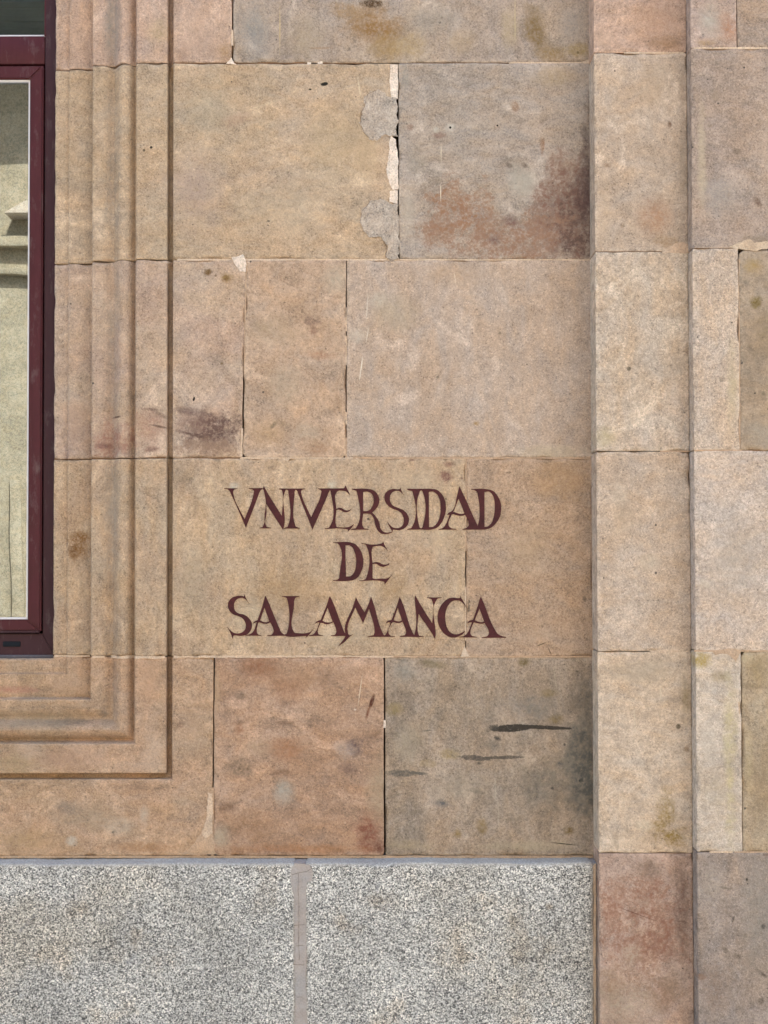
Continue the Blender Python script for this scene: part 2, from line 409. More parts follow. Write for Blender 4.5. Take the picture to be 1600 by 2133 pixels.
gs = dict(soft=.9, rag=.5, ns=12)
grey_band = lambda yc, h, s=.38: (226, yc, 13, h, (156, 147, 138), s * .75, dict(soft=1, rag=.9, ns=16))  # greyer vertical band down the hollow of the moulding
mould_edge = lambda yc, h, s=.5: (182, yc, 9, h, (158, 144, 130), s, dict(soft=1, rag=.7, ns=14))
brn = lambda yc, h, s=.45: (268, yc, 11, h, (150, 124, 98), s, dict(soft=1, rag=.6, ns=14))
M = {}
M['r0a'] = stone_mat((190, 165, 142), (182, 158, 138), [grey_band(0, 200, .5), (230, 50, 22, 90, (150, 144, 136), .5, gs), (415, 70, 60, 60, (190, 160, 140), .4), (470, 110, 26, 30, (165, 130, 92), .5, gs), (330, 70, 30, 40, (182, 160, 120), .4, gs),
     (380, 120, 14, 30, (150, 122, 108), .4)])
M['r1a'] = stone_mat((184, 164, 138), (180, 160, 132), [grey_band(330, 260, .45), grey_band(430, 160, .3), (410, 400, 80, 110, (178, 154, 142), .4, gs), (430, 215, 70, 70, (172, 160, 138), .35, gs),
     (676, 175, 7.5, 4, (42, 36, 30), .98, dict(ang=12, soft=.3, rag=.25, ns=60)), (646, 186, 3.5, 2, (60, 50, 40), .9, dict(soft=.4, rag=.3, ns=80)), (490, 250, 45, 16, (176, 146, 124), .5, dict(ang=20)),
     (315, 307, 3, 3, (60, 50, 42), .9, dict(soft=.4, rag=.2)), (300, 313, 3, 3, (90, 76, 60), .8, dict(soft=.4, rag=.2)), (600, 430, 110, 80, (186, 168, 144), .4, gs), (700, 300, 100, 90, (186, 162, 130), .4, gs),
     (770, 330, 30, 90, (190, 164, 132), .5, gs), (748, 180, 1.6, 25, (215, 195, 165), .7, dict(ang=8, soft=.6, rag=.5, ns=60)), (560, 215, 70, 3, (205, 184, 154), .4, dict(ang=18, rag=.8))])
hz = dict(rag=.8, ns=18, soft=.9)
M['r2a'] = stone_mat((184, 164, 140), (180, 158, 138), [grey_band(700, 250, .5), 
     (445, 895, 62, 46, (110, 84, 76), .92, dict(rag=.8, soft=.5, ns=19)), (400, 858, 48, 12, (120, 96, 88), .7, dict(ang=-10)), (400, 905, 50, 5, (100, 76, 68), .7, dict(ang=-14, rag=.4)), (440, 932, 75, 22, (146, 118, 100), .8, dict(rag=1.0, soft=.5)), (395, 885, 40, 25, (138, 110, 98), .55),
     (235, 912, 54, 46, (160, 120, 104), .75, dict(rag=1.0, ns=20, soft=.5)), (240, 868, 14, 3, (96, 70, 62), .8, dict(ang=3, rag=.4)), (215, 928, 24, 8, (124, 88, 80), .7), (312, 890, 40, 52, (170, 130, 112), .5), (318, 853, 28, 5, (118, 92, 82), .75, dict(ang=-6)), (335, 864, 22, 6, (118, 90, 80), .6, dict(ang=-24)),
     (330, 888, 24, 2.5, (96, 72, 64), .7, dict(ang=-12)), (315, 935, 22, 8, (128, 96, 86), .7), (150, 880, 40, 70, (170, 142, 124), .5), (130, 940, 14, 30, (140, 116, 108), .5),
     (433, 567, 10, 9, (116, 86, 52), .95, dict(rag=.5, ns=50)), (471, 579, 8, 8, (90, 60, 30), 1.0, dict(rag=.4, ns=60)), (473, 581, 17, 15, (150, 120, 80), .6, dict(rag=.5)), (449, 574, 4, 3, (90, 66, 40), .8), (462, 757, 4, 3, (110, 84, 54), .8), (404, 831, 2.2, 4.5, (38, 30, 26), 1, dict(ang=-15, soft=.3, rag=.2))])
M['r3a'] = stone_mat((184, 163, 134), (178, 156, 130), [grey_band(1120, 260, .55), (155, 1135, 32, 40, (132, 92, 52), .85, dict(rag=.9, ns=30)), (142, 1148, 10, 16, (104, 66, 30), .6, dict(rag=.8, ns=40)), (230, 1040, 26, 90, (172, 162, 150), .4, gs),
     (600, 1225, 95, 60, (164, 132, 96), .5, gs), (590, 1110, 70, 30, (176, 154, 130), .3), (860, 1010, 60, 40, (190, 168, 142), .4), (928, 992, 18, 16, (124, 86, 78), .85, dict(rag=.7, ns=40)), (935, 968, 14, 8, (130, 92, 80), .7, dict(rag=.7, ns=40)), (962, 996, 5, 4, (120, 84, 74), .8),
     (857, 958, 10, 4, (120, 86, 74), .8), (820, 1230, 40, 40, (158, 126, 88), .4, gs), (690, 1010, 12, 10, (196, 184, 164), .6), (486, 1012, 14, 10, (190, 180, 166), .6), (918, 1038, 3, 2.4, (70, 36, 34), .9, dict(soft=.4, rag=.2)), (700, 1330, 90, 25, (180, 162, 138), .4), (520, 1290, 40, 50, (186, 168, 142), .5),
     (920, 1120, 40, 60, (188, 170, 146), .4, gs), (400, 1200, 40, 80, (176, 158, 134), .4, gs)])
jamb(818, 818, -279, 131, stone_mat((186, 164, 140), (180, 158, 136)), 1) if False else None
jamb(484, 484, -279, 131, M['r0a'], 2)
jamb(819, 823, 131, 541, M['r1a'], 3)
jamb(513, 503, 541, 954, M['r2a'], 4)
jamb(971, 970, 954, 1368, M['r3a'], 5)
# the row above the frame and the stone over the window
M['up'] = stone_mat((182, 162, 138), (176, 154, 130))
jamb(700, 700, -690, -279, M['up'], 6)
# under the window: one long moulded stone with the mitre
M['r4a'] = stone_mat((184, 156, 128), (174, 150, 122), [(130, 1430, 60, 20, (188, 158, 134), .5), (60, 1500, 200, 26, (158, 138, 116), .6, dict(rag=.6, ns=14)), (150, 1505, 70, 10, (124, 104, 88), .6, dict(rag=.8, ns=30)), (215, 1490, 16, 18, (120, 106, 96), .6, dict(rag=.8)),
     (150, 1475, 110, 5, (124, 108, 94), .35, dict(rag=1.1, ns=40)), (310, 1420, 30, 70, (186, 150, 122), .6, gs), (320, 1560, 30, 60, (198, 172, 150), .5, gs), (130, 1580, 120, 30, (184, 150, 126), .6, gs), (30, 1590, 60, 30, (164, 142, 112), .6), (60, 1560, 30, 30, (196, 172, 152), .4),
     (20, 1440, 60, 10, (176, 128, 110), .6), (180, 1700, 90, 40, (160, 142, 122), .5, gs), (140, 1680, 30, 20, (130, 118, 108), .5), (290, 1640, 30, 12, (140, 112, 92), .5), (60, 1750, 120, 40, (176, 146, 110), .5, gs), (150, 1752, 14, 14, (194, 182, 166), .7), (250, 1720, 40, 24, (194, 178, 158), .4), (300, 1700, 12, 26, (190, 174, 156), .5, gs), (300, 1765, 100, 14, (166, 122, 84), .5),
     (400, 1500, 30, 100, (180, 150, 124), .4, gs), (375, 1510, 8, 8, (140, 108, 88), .6)])
c = q4(300, 446, 1368, 1783, 300, 442)
zjt = c[1][1]
c[0] = (XL - .40, ZB); c[3] = (XL - .40, c[3][1]); c[1] = (c[1][0], ZB)
xr = min(c[1][0], c[2][0])
xs = [XL - .40, XL - .37, XL - .33, XL - .29] + sorted([XL - u for u in PU]) + [XL + .1 * i for i in range(1, 9)] + [XO - .06] + [XO + u for u in PU if XO + u < xr - .02]
a = xs[-1]; b = xr - .011
xs += [a + (b - a) * i / 6 for i in range(1, 7)] + [xr - v for v in (.0065, .004, .0025, .0014, .0006, 0)]
zb = c[3][1]
zs = [ZB - u / 1.055 for u in PU]
a = zs[-1]; b = zb + .011
zs += [a + (b - a) * i / 14 for i in range(1, 15)] + [zb + v for v in (.0065, .004, .0025, .0014, .0006, 0)]
block(c, 0, M['r4a'], wall, relief=relief, xs=xs, zs=zs, seed=8, depth=.19, rc={'br': .018}, jit=.0006, topfn=lambda x: zjt if (x > XO + .0008 or x < XL - .0008) else ZB)
# left of the window (outside the picture): three plain moulded stones and the lintel
for k, (yt, yb) in enumerate(((-690, -279), (-279, 131), (131, 541), (541, 954), (954, 1368))):
    zt, zb_ = W(800, yt + 1)[1], W(800, yb - 1)[1]
    xs = [XL - .40, XL - .37, XL - .33, XL - .29] + sorted([XL - u for u in PU])
    block([(XL - .40, zt), (XL, zt), (XL, zb_), (XL - .40, zb_)], 0, M['up'], wall, relief=relief, xs=xs, seed=20 + k, depth=.14)
zt, zb_ = W(800, -1100)[1], W(800, -691)[1]
block([(XL - .40, zt), (XP, zt), (XP, zb_), (XL - .40, zb_)], 0, M['up'], wall, seed=31, depth=.14)

# --- plain stones of the wall
M['r0b'] = stone_mat((172, 157, 138), (164, 150, 134), [(775, 55, 62, 55, (142, 106, 66), .75, dict(rag=.7, ns=16)), (845, 95, 60, 45, (172, 144, 100), .5, gs), (800, 105, 40, 30, (150, 118, 70), .5, gs), (1115, 60, 34, 60, (132, 106, 70), .75, dict(ang=20, rag=.6, ns=18)), (1150, 112, 42, 22, (146, 118, 78), .6), (1060, 60, 22, 50, (178, 158, 128), .5),
     (530, 65, 46, 75, (142, 137, 132), .65, gs), (640, 80, 60, 60, (168, 148, 122), .5, gs), (775, 8, 26, 9, (82, 58, 36), .95, dict(rag=.9, ns=50, soft=.4)), (722, 20, 40, 24, (158, 124, 84), .5), (960, 85, 40, 30, (176, 152, 124), .5), (900, 40, 70, 40, (166, 154, 140), .4), (1190, 50, 40, 50, (158, 148, 140), .5, gs), (1205, 105, 30, 20, (160, 134, 84), .5),
     (583, 60, 2, 60, (196, 170, 124), .6, dict(rag=.4)), (1073, 40, 2, 50, (200, 180, 140), .55, dict(rag=.4)), (670, 100, 30, 4, (150, 116, 86), .5)], mottle=1.2)
block(to_pil(q4(485, 1240, -279, 131)), 0, M['r0b'], wall, seed=40, rc={'bl': .009, 'br': .004})
M['r1b'] = stone_mat((172, 159, 143), (164, 152, 136), [(1180, 430, 75, 130, (136, 104, 90), .85, dict(ang=-20, rag=1.0, ns=13, soft=.5)), (955, 445, 72, 72, (152, 114, 90), .9, dict(rag=1.3, ns=16, soft=.45)), (1200, 465, 54, 80, (106, 82, 74), .85, dict(rag=1.1, ns=17, soft=.5)), (1065, 495, 175, 52, (150, 116, 96), .9, dict(rag=1.2, ns=15, soft=.45)), (1222, 330, 16, 130, (104, 86, 80), .7, dict(rag=.7)), (1215, 410, 26, 70, (96, 70, 66), .7, dict(rag=.7)),
     (1085, 375, 36, 40, (174, 164, 150), .75, dict(rag=.5)), (1073, 222, 9, 16, (142, 108, 84), .7, dict(rag=.6, ns=40)), (1130, 305, 6, 20, (146, 108, 82), .7), (854, 265, 9, 9, (146, 116, 100), .6), (915, 282, 18, 8, (138, 106, 94), .65), (908, 270, 9, 9, (196, 186, 170), .6), (938, 266, 14, 12, (196, 186, 172), .6), (938, 266, 2.6, 2.6, (40, 34, 32), 1, dict(soft=.3, rag=.2)), (1036, 262, 2, 2, (40, 34, 32), 1, dict(soft=.3, rag=.2)),
     (919, 320, 1.4, 26, (206, 190, 166), .7, dict(rag=.4)), (918, 400, 1.5, 22, (224, 208, 186), .8, dict(rag=.4)), (1150, 160, 60, 30, (174, 148, 110), .4, gs), (1060, 345, 10, 5, (112, 96, 86), .7, dict(ang=-30)), (1093, 345, 9, 6, (110, 92, 82), .7, dict(ang=-40)), (850, 440, 20, 80, (180, 168, 152), .5, gs), (1065, 460, 22, 18, (112, 84, 78), .6), (1030, 500, 16, 12, (112, 84, 80), .5), (845, 160, 10, 30, (150, 144, 134), .5), (865, 340, 30, 40, (150, 142, 130), .4, gs)], mottle=1.1)
block(to_pil(q4(829, 1240, 131, 541, 831)), -.0014, M['r1b'], wall, seed=41, rc={'tl': .004})
M['r2b'] = stone_mat((184, 160, 134), (180, 158, 134), [(650, 668, 20, 12, (118, 90, 80), .6, dict(rag=.9, ns=40)), (654, 690, 14, 14, (150, 112, 92), .6, dict(rag=.8)), (665, 740, 40, 12, (166, 124, 98), .5), (700, 580, 36, 40, (172, 160, 142), .5, gs), (590, 800, 50, 60, (180, 162, 140), .4, gs), (560, 900, 46, 40, (170, 140, 106), .4, gs), (660, 935, 30, 16, (164, 124, 92), .5), (570, 885, 5, 12, (110, 96, 80), .6, dict(ang=-35, rag=.6, ns=60)), (640, 900, 40, 20, (186, 170, 150), .4), (540, 680, 20, 12, (150, 130, 108), .4), (570, 690, 70, 40, (176, 152, 124), .4, gs)])
block(q4(513, 722, 541, 954, 505, 721), -.0007, M['r2b'], wall, seed=42, rc={'bl': .012, 'br': .010, 'tl': .004})
M['r2c'] = stone_mat((186, 169, 150), (182, 164, 144), [(992, 882, 10, 7, (160, 128, 86), .7, dict(rag=.6, ns=40)), (1042, 694, 5, 5, (120, 108, 92), .8), (912, 786, 3.5, 3.5, (100, 88, 74), .8), (950, 570, 120, 40, (180, 152, 126), .4, gs), (765, 638, 1.4, 30, (216, 204, 186), .7, dict(ang=-3, rag=.4)), (765, 700, 1.2, 20, (216, 204, 186), .7, dict(ang=-10, rag=.4)), (752, 770, 1.6, 34, (224, 214, 196), .8, dict(ang=-8, rag=.4)), (790, 625, 26, 20, (196, 184, 168), .5), (745, 700, 26, 18, (196, 184, 168), .4), (948, 580, 1.2, 18, (214, 200, 180), .6, dict(ang=8)),
     (820, 650, 60, 50, (180, 160, 132), .4, gs), (1150, 940, 90, 18, (190, 172, 146), .5)], grain=1.1, pits=1.0, mottle=.6)
block(to_pil(q4(722, 1240, 541, 954, 721)), 0, M['r2c'], wall, seed=43)
M['r3b'] = stone_mat((178, 154, 128), (174, 152, 128), [(1170, 1000, 70, 50, (166, 134, 102), .6, dict(rag=.7, ns=16)), (1060, 984, 8, 3, (90, 72, 60), .8), (977, 1262, 3, 18, (62, 56, 46), .8, dict(rag=.9, ns=90)), (1000, 1330, 40, 30, (182, 162, 142), .5, gs), (1120, 1320, 40, 24, (182, 160, 140), .4), (1100, 1150, 70, 80, (178, 152, 124), .4, gs), (1035, 1300, 14, 10, (150, 118, 100), .4), (1218, 1246, 5, 6, (96, 80, 66), .7), (1010, 1040, 18, 40, (182, 160, 136), .4), (1128, 1342, 14, 1.3, (70, 56, 46), .9, dict(ang=22, rag=.3)), (1145, 1356, 1.2, 11, (70, 56, 46), .9, dict(ang=25, rag=.3))], mottle=.8, grain=1.1)
block(to_pil(q4(971, 1240, 954, 1368, 970)), 0, M['r3b'], wall, seed=44)
M['r4b'] = stone_mat((182, 154, 128), (166, 138, 113), [(540, 1390, 50, 36, (150, 106, 80), .65, dict(rag=.7, ns=16)), (660, 1410, 110, 40, (148, 114, 88), .5, gs), (600, 1440, 40, 40, (146, 106, 82), .5), (740, 1555, 22, 24, (106, 88, 86), .75, dict(rag=.9, ns=40)), (718, 1560, 30, 24, (172, 154, 142), .6), (725, 1600, 26, 18, (120, 96, 88), .5), (490, 1600, 40, 28, (120, 100, 82), .6, dict(rag=.9, ns=26)), (590, 1645, 26, 30, (176, 166, 152), .65, gs), (585, 1608, 28, 10, (124, 92, 72), .6), (475, 1680, 22, 14, (120, 92, 74), .55), (520, 1720, 60, 36, (142, 106, 78), .5), (765, 1735, 42, 48, (132, 84, 68), .75, dict(rag=.7, ns=22)), (793, 1768, 18, 18, (110, 66, 52), .7),
     (590, 1560, 50, 30, (162, 116, 86), .6, gs), (540, 1560, 40, 30, (176, 148, 122), .5, gs), (500, 1450, 18, 12, (112, 92, 76), .55), (590, 1505, 20, 5, (110, 82, 66), .6), (496, 1505, 20, 8, (120, 90, 72), .5), (500, 1520, 14, 14, (150, 104, 76), .6), (775, 1460, 5, 20, (88, 50, 38), .9, dict(ang=-18, rag=.25, soft=.6)), (766, 1485, 4, 20, (120, 76, 58), .7, dict(ang=-14, rag=.3)), (750, 1440, 1.2, 38, (212, 190, 164), .85, dict(ang=-8, rag=.3)), (740, 1478, 3, 2, (226, 210, 188), .9), (790, 1650, 30, 90, (170, 150, 126), .55, gs), (460, 1745, 24, 30, (176, 160, 138), .7, gs), (610, 1768, 160, 12, (168, 118, 82), .5), (452, 1440, 12, 60, (178, 148, 118), .5, gs)], mottle=1.25, bloom=1.1)
b_ = block(q4(446, 800, 1368, 1783, 444, 801), -.0012, M['r4b'], wall, seed=45, rc={'bl': .014, 'br': .006, 'tr': .006, 'tl': .004})
M['r4c'] = stone_mat((168, 152, 132), (156, 142, 123), [(1215, 1590, 45, 180, (96, 92, 86), .8, dict(rag=.6, ns=10)), (1150, 1620, 90, 80, (116, 108, 98), .5, dict(rag=.7, ns=14)), (1100, 1470, 100, 40, (122, 118, 114), .5, gs), (1066, 1517, 40, 7.5, (62, 54, 48), .95, dict(ang=3, rag=.3, soft=.2, ns=70)), (1128, 1515, 60, 4, (66, 57, 51), .95, dict(ang=-2.5, rag=.28, soft=.25, ns=80)), (1166, 1517, 24, 2.2, (74, 65, 58), .85, dict(ang=-4, rag=.2, soft=.4)), (1030, 1516, 12, 7, (76, 68, 62), .85, dict(rag=.7, ns=90, soft=.4)), (1036, 1538, 10, 5, (80, 72, 66), .85, dict(ang=-30, rag=.5)), (1025, 1556, 26, 12, (104, 96, 88), .55, dict(rag=.9, ns=50)),
     (990, 1579, 36, 5.5, (92, 82, 75), .85, dict(ang=-4, rag=.5, soft=.3, ns=80)), (1048, 1578, 44, 3.6, (90, 80, 72), .85, dict(ang=1, rag=.45, soft=.3, ns=90)), (998, 1590, 8, 5, (92, 82, 74), .8), (836, 1611, 34, 7, (102, 94, 86), .75, dict(rag=.6, soft=.35, ns=80)), (872, 1611, 20, 3.5, (102, 94, 86), .75, dict(ang=-4, rag=.4, soft=.35, ns=80)), (890, 1522, 13, 1.6, (96, 88, 80), .7, dict(ang=4, rag=.3)), (920, 1674, 30, 10, (106, 100, 98), .7, dict(ang=-10)), (990, 1648, 24, 6, (112, 102, 92), .6, dict(ang=-14)),
     (905, 1385, 36, 13, (120, 104, 76), .7, dict(ang=-14)), (1090, 1380, 18, 12, (116, 98, 66), .75), (820, 1478, 22, 14, (150, 130, 92), .6), (935, 1572, 26, 14, (160, 138, 98), .6), (890, 1590, 24, 10, (158, 136, 98), .5), (1005, 1722, 14, 22, (134, 108, 66), .65, dict(ang=12)), (953, 1738, 12, 14, (138, 112, 68), .6), (1185, 1730, 14, 12, (112, 90, 58), .7), (1145, 1445, 26, 10, (136, 116, 84), .5), (1160, 1500, 20, 12, (134, 112, 78), .5), (1100, 1762, 120, 14, (172, 156, 132), .6), (850, 1760, 60, 14, (170, 152, 124), .5), (960, 1640, 80, 40, (158, 146, 130), .4, gs), (850, 1540, 40, 50, (160, 146, 126), .5, gs),
     (840, 1400, 30, 30, (150, 144, 134), .5, gs), (1032, 1640, 2.2, 34, (176, 164, 146), .6, dict(ang=2)), (1038, 1700, 2, 30, (174, 160, 142), .5), (1156, 1410, 1.4, 36, (180, 164, 142), .6, dict(ang=8)), (1006, 1390, 22, 1.4, (186, 170, 148), .6, dict(ang=-38)), (1175, 1758, 36, 1.4, (70, 60, 50), .85, dict(ang=-6, rag=.2)), (1210, 1626, 5, 5, (60, 58, 56), .8), (1165, 1590, 10, 8, (80, 78, 78), .6)], mottle=1.2, grain=1.1)
b_['label'] = 'reddish brown sandstone block below the lettering'
b_ = block(to_pil(q4(801, 1240, 1368, 1783, 802)), .0012, M['r4c'], wall, seed=46, rc={'tl': .006, 'bl': .006})

b_['label'] = 'dark grey sandstone block with black lens-shaped streaks'
# the row above the picture's top edge
block(to_pil(q4(701, 1240, -690, -279)), 0, M['up'], wall, seed=47)

# core behind the stones, with the opening for the window
core_m = mortar_mat((104, 88, 72), .3)
ZT = W(800, -1095)[1]; ZO = W(800, -700)[1]
boxmesh('wall_core', XO + .012, XP + .02, .145, .45, GZ, ZT, core_m, wall)
boxmesh('wall_core', XL - .40, XL - .012, .145, .45, GZ, ZT, core_m, wall)
boxmesh('wall_core', XL - .012, XO + .012, .20, .45, GZ, ZB - .01, core_m, wall)
boxmesh('wall_core', XL - .012, XO + .012, .145, .45, ZO + .01, ZT, core_m, wall)

# --- mortar in the joints
mo_pale = mortar_mat((206, 188, 164), .25); mo_tan = mortar_mat((186, 164, 138), .25); mo_deep = mortar_mat((128, 104, 82), .2)
mo_white = mortar_mat((224, 212, 194), .6, 1.2); mo_grey = mortar_mat((176, 168, 154), .85, 1.5)
sd_ = [100]
def J(pts, mat, wd=2.6, y=.0006, jit=.5):
    sd_[0] += 1; return strip(pts, wd, y, mat, wall, sd_[0] * 1.7, jit=jit)
PZ = .0035
J([(485, 131), (640, 131)], mo_deep, 3, .003); J([(640, 131.5), (648, 132)], mo_white, 4); J([(662, 131), (672, 130)], mo_white, 5); J([(672, 131), (770, 131)], mo_deep, 3, .003)
J([(366, 131), (484, 131)], mo_deep, 3, .003); J([(830, 131), (1060, 131)], mo_deep, 3, .0035); J([(1060, 131), (1232, 131)], mo_pale, 3.5, .0003)
J([(369, 541), (1232, 541)], mo_pale, 3.4, .0002, .7); J([(369, 541), (740, 541)], mo_tan, 5, .0012, 1.2)
J([(364, 954), (500, 954)], mo_deep, 3, .003); J([(500, 954), (735, 954)], mo_pale, 3.4, .0003, .8); J([(735, 954), (1232, 954)], mo_tan, 3.6, .0002, .8)
J([(362, 1368), (640, 1368)], mo_pale, 4.6, -.0004, 1.7); J([(640, 1367), (820, 1368)], mo_pale, 4.0, -.0001, 1.5); J([(820, 1368), (1232, 1368)], mo_tan, 3.4, .0002, .8)
J([(0, 1785), (1236, 1785)], mo_tan, 5, .0008, .9)
J([(513, 543), (509, 785)], mo_tan, 3.0, .0007, .6); J([(504, 892), (503, 953)], mo_pale, 4.4, .0003, 1)
J([(721, 640), (721, 690)], mo_pale, 2.4, .0012, .5); J([(721, 700), (721, 760)], mo_pale, 2.2, .001, .6); J([(721, 858), (721, 884)], mo_pale, 3, .0006); J([(721, 912), (721, 953)], mo_tan, 3.4, .0004)
J([(971, 954), (970, 1148)], mo_tan, 3.0, .0003, .4); J([(970, 1222), (970, 1335)], mo_pale, 2.6, .0004, .5); J([(970, 1352), (970, 1367)], mo_tan, 2.4, .0006)
J([(801, 1500), (801, 1516)], mo_white, 5, -.0002)
J([(484, 62), (484, 95)], mo_pale, 4.4, -.0002, .8)
J([(444, 1640), (443, 1783)], mo_tan, 4, .0006, .8)
def patch(pts, mat, y=-.0006, seed=0, jit=1.3, th=.006, name='mortar_patch'):
    return ragged(name, pts, y, mat, wall, th, 2.2, jit, seed)
patch([(471, 133), (482, 119), (488, 131), (493, 134)], mo_white, -.0006, 1, .7)
patch([(482, 537), (500, 533), (506, 530), (513, 541), (512, 566), (500, 566), (490, 552)], mo_white, -.0010, 2)
patch([(813, 134), (829.5, 134), (829, 205), (815, 205), (812, 170)], mo_white, -.0008, 3, 1.0)
patch([(815, 284), (824, 290), (829.5, 330), (829.5, 394), (818, 396), (810, 380), (804, 352), (809, 325), (811, 298)], mo_white, -.0009, 4, 1.4)
patch([(812, 398), (829, 396), (829, 424), (812, 420)], mo_white, -.0007, 5, 1.0)
patch([(762, 196), (790, 186), (812, 204), (829, 204), (829, 284), (800, 280), (786, 292), (772, 290), (758, 276), (750, 258), (752, 236), (760, 222)], mo_grey, -.0011, 6, 3.4)
patch([(770, 420), (790, 414), (812, 422), (830, 424), (831, 538), (818, 543), (802, 537), (806, 514), (794, 494), (776, 494), (758, 482), (750, 462), (754, 440)], mo_grey, -.0011, 7, 3.0)
crack_m = mortar_mat((128, 116, 100), 0)
for q_, pt in enumerate(([(786, 187), (766, 196), (760, 221), (752, 236), (751, 258), (759, 277), (773, 290), (787, 291)], [(788, 415), (770, 421), (754, 440), (751, 462), (758, 482), (777, 494), (795, 495), (806, 514), (803, 536), (818, 542), (830, 538)])):
    strip(pt, .8, -.0013, crack_m, wall, 300 + q_ * 7.7, thick=.0008, jit=.8, name='crack')
patch([(586, 953), (606, 953), (600, 960), (590, 959)], mo_pale, -.0004, 8, .8)
patch([(441, 1640), (444, 1648), (444, 1745), (470, 1766), (480, 1781), (378, 1781), (404, 1758), (418, 1735), (430, 1700), (434, 1660)], mo_tan, -.0006, 9, 1.6)
patch([(434, 1650), (442, 1655), (443, 1735), (430, 1745), (420, 1738), (430, 1705)], mo_pale, -.0012, 10, 1.6)
patch([(1205, 131), (1232, 122), (1232, 131), (1226, 134)], mo_pale, -.0006, 11, .7)
patch([(740, 954), (748, 954), (744, 958)], mo_pale, -.0004, 12, .5)
patch([(960, 1368), (968, 1345), (974, 1360), (980, 1368)], mo_pale, -.0004, 13, .8)

# mortar that follows the mouldings
def moulded_joint(z, u0, u1, h, mat, dep=.0004):
    us = [u for u in PU if u0 <= u <= u1]
    vs, fs = [], []
    for u in us:
        x = XO + u; y = -relief(x, z + .02) + dep
        a = mn.noise(Vector((x * 60, 3, z))) * h * .5 + mn.noise(Vector((x * 210, 7, z))) * h * .3
        b = mn.noise(Vector((x * 60, 13, z))) * h * .5 + mn.noise(Vector((x * 210, 17, z))) * h * .3
        vs += [(x, y, z + h + a), (x, y, z - h - b), (x, y + .012, z + h + a), (x, y + .012, z - h - b)]
    for i in range(len(us) - 1):
        k = 4 * i; fs += [(k, k + 1, k + 5, k + 4), (k, k + 4, k + 6, k + 2), (k + 1, k + 3, k + 7, k + 5)]
    me = bpy.data.meshes.new('mortar_joint'); me.from_pydata(vs, [], fs); me.update()
    o = link('mortar_joint', me, mat); parent_keep(o, wall)
zj = W(200, 1368, .02)[1]
moulded_joint(zj, .004, .082, .0020, mo_pale); moulded_joint(zj, .090, .116, .0022, mo_pale, -.0003); moulded_joint(zj, .128, .246, .0026, mo_pale, -.0006)
moulded_joint(W(200, 541, .02)[1], 0, .246, .0014, mo_tan, .0006)
moulded_joint(W(200, 954, .02)[1], 0, .246, .0016, mo_deep, .004); moulded_joint(W(200, 131, .02)[1], 0, .246, .0016, mo_deep, .004)
J([(1231, 960), (1231, 1010)], mo_tan, 2, -.0006); J([(1231.5, 1012), (1231, 1072)], mo_deep, 1.3, -.0004, .3); J([(1231, 1130), (1231, 1230)], mo_deep, 1.1, -.0004, .3); J([(1231, 200), (1231, 520)], mo_tan, 2.2, -.0006, .8); J([(1231, 40), (1231, 110)], mo_deep, 1.3, -.0004, .4)

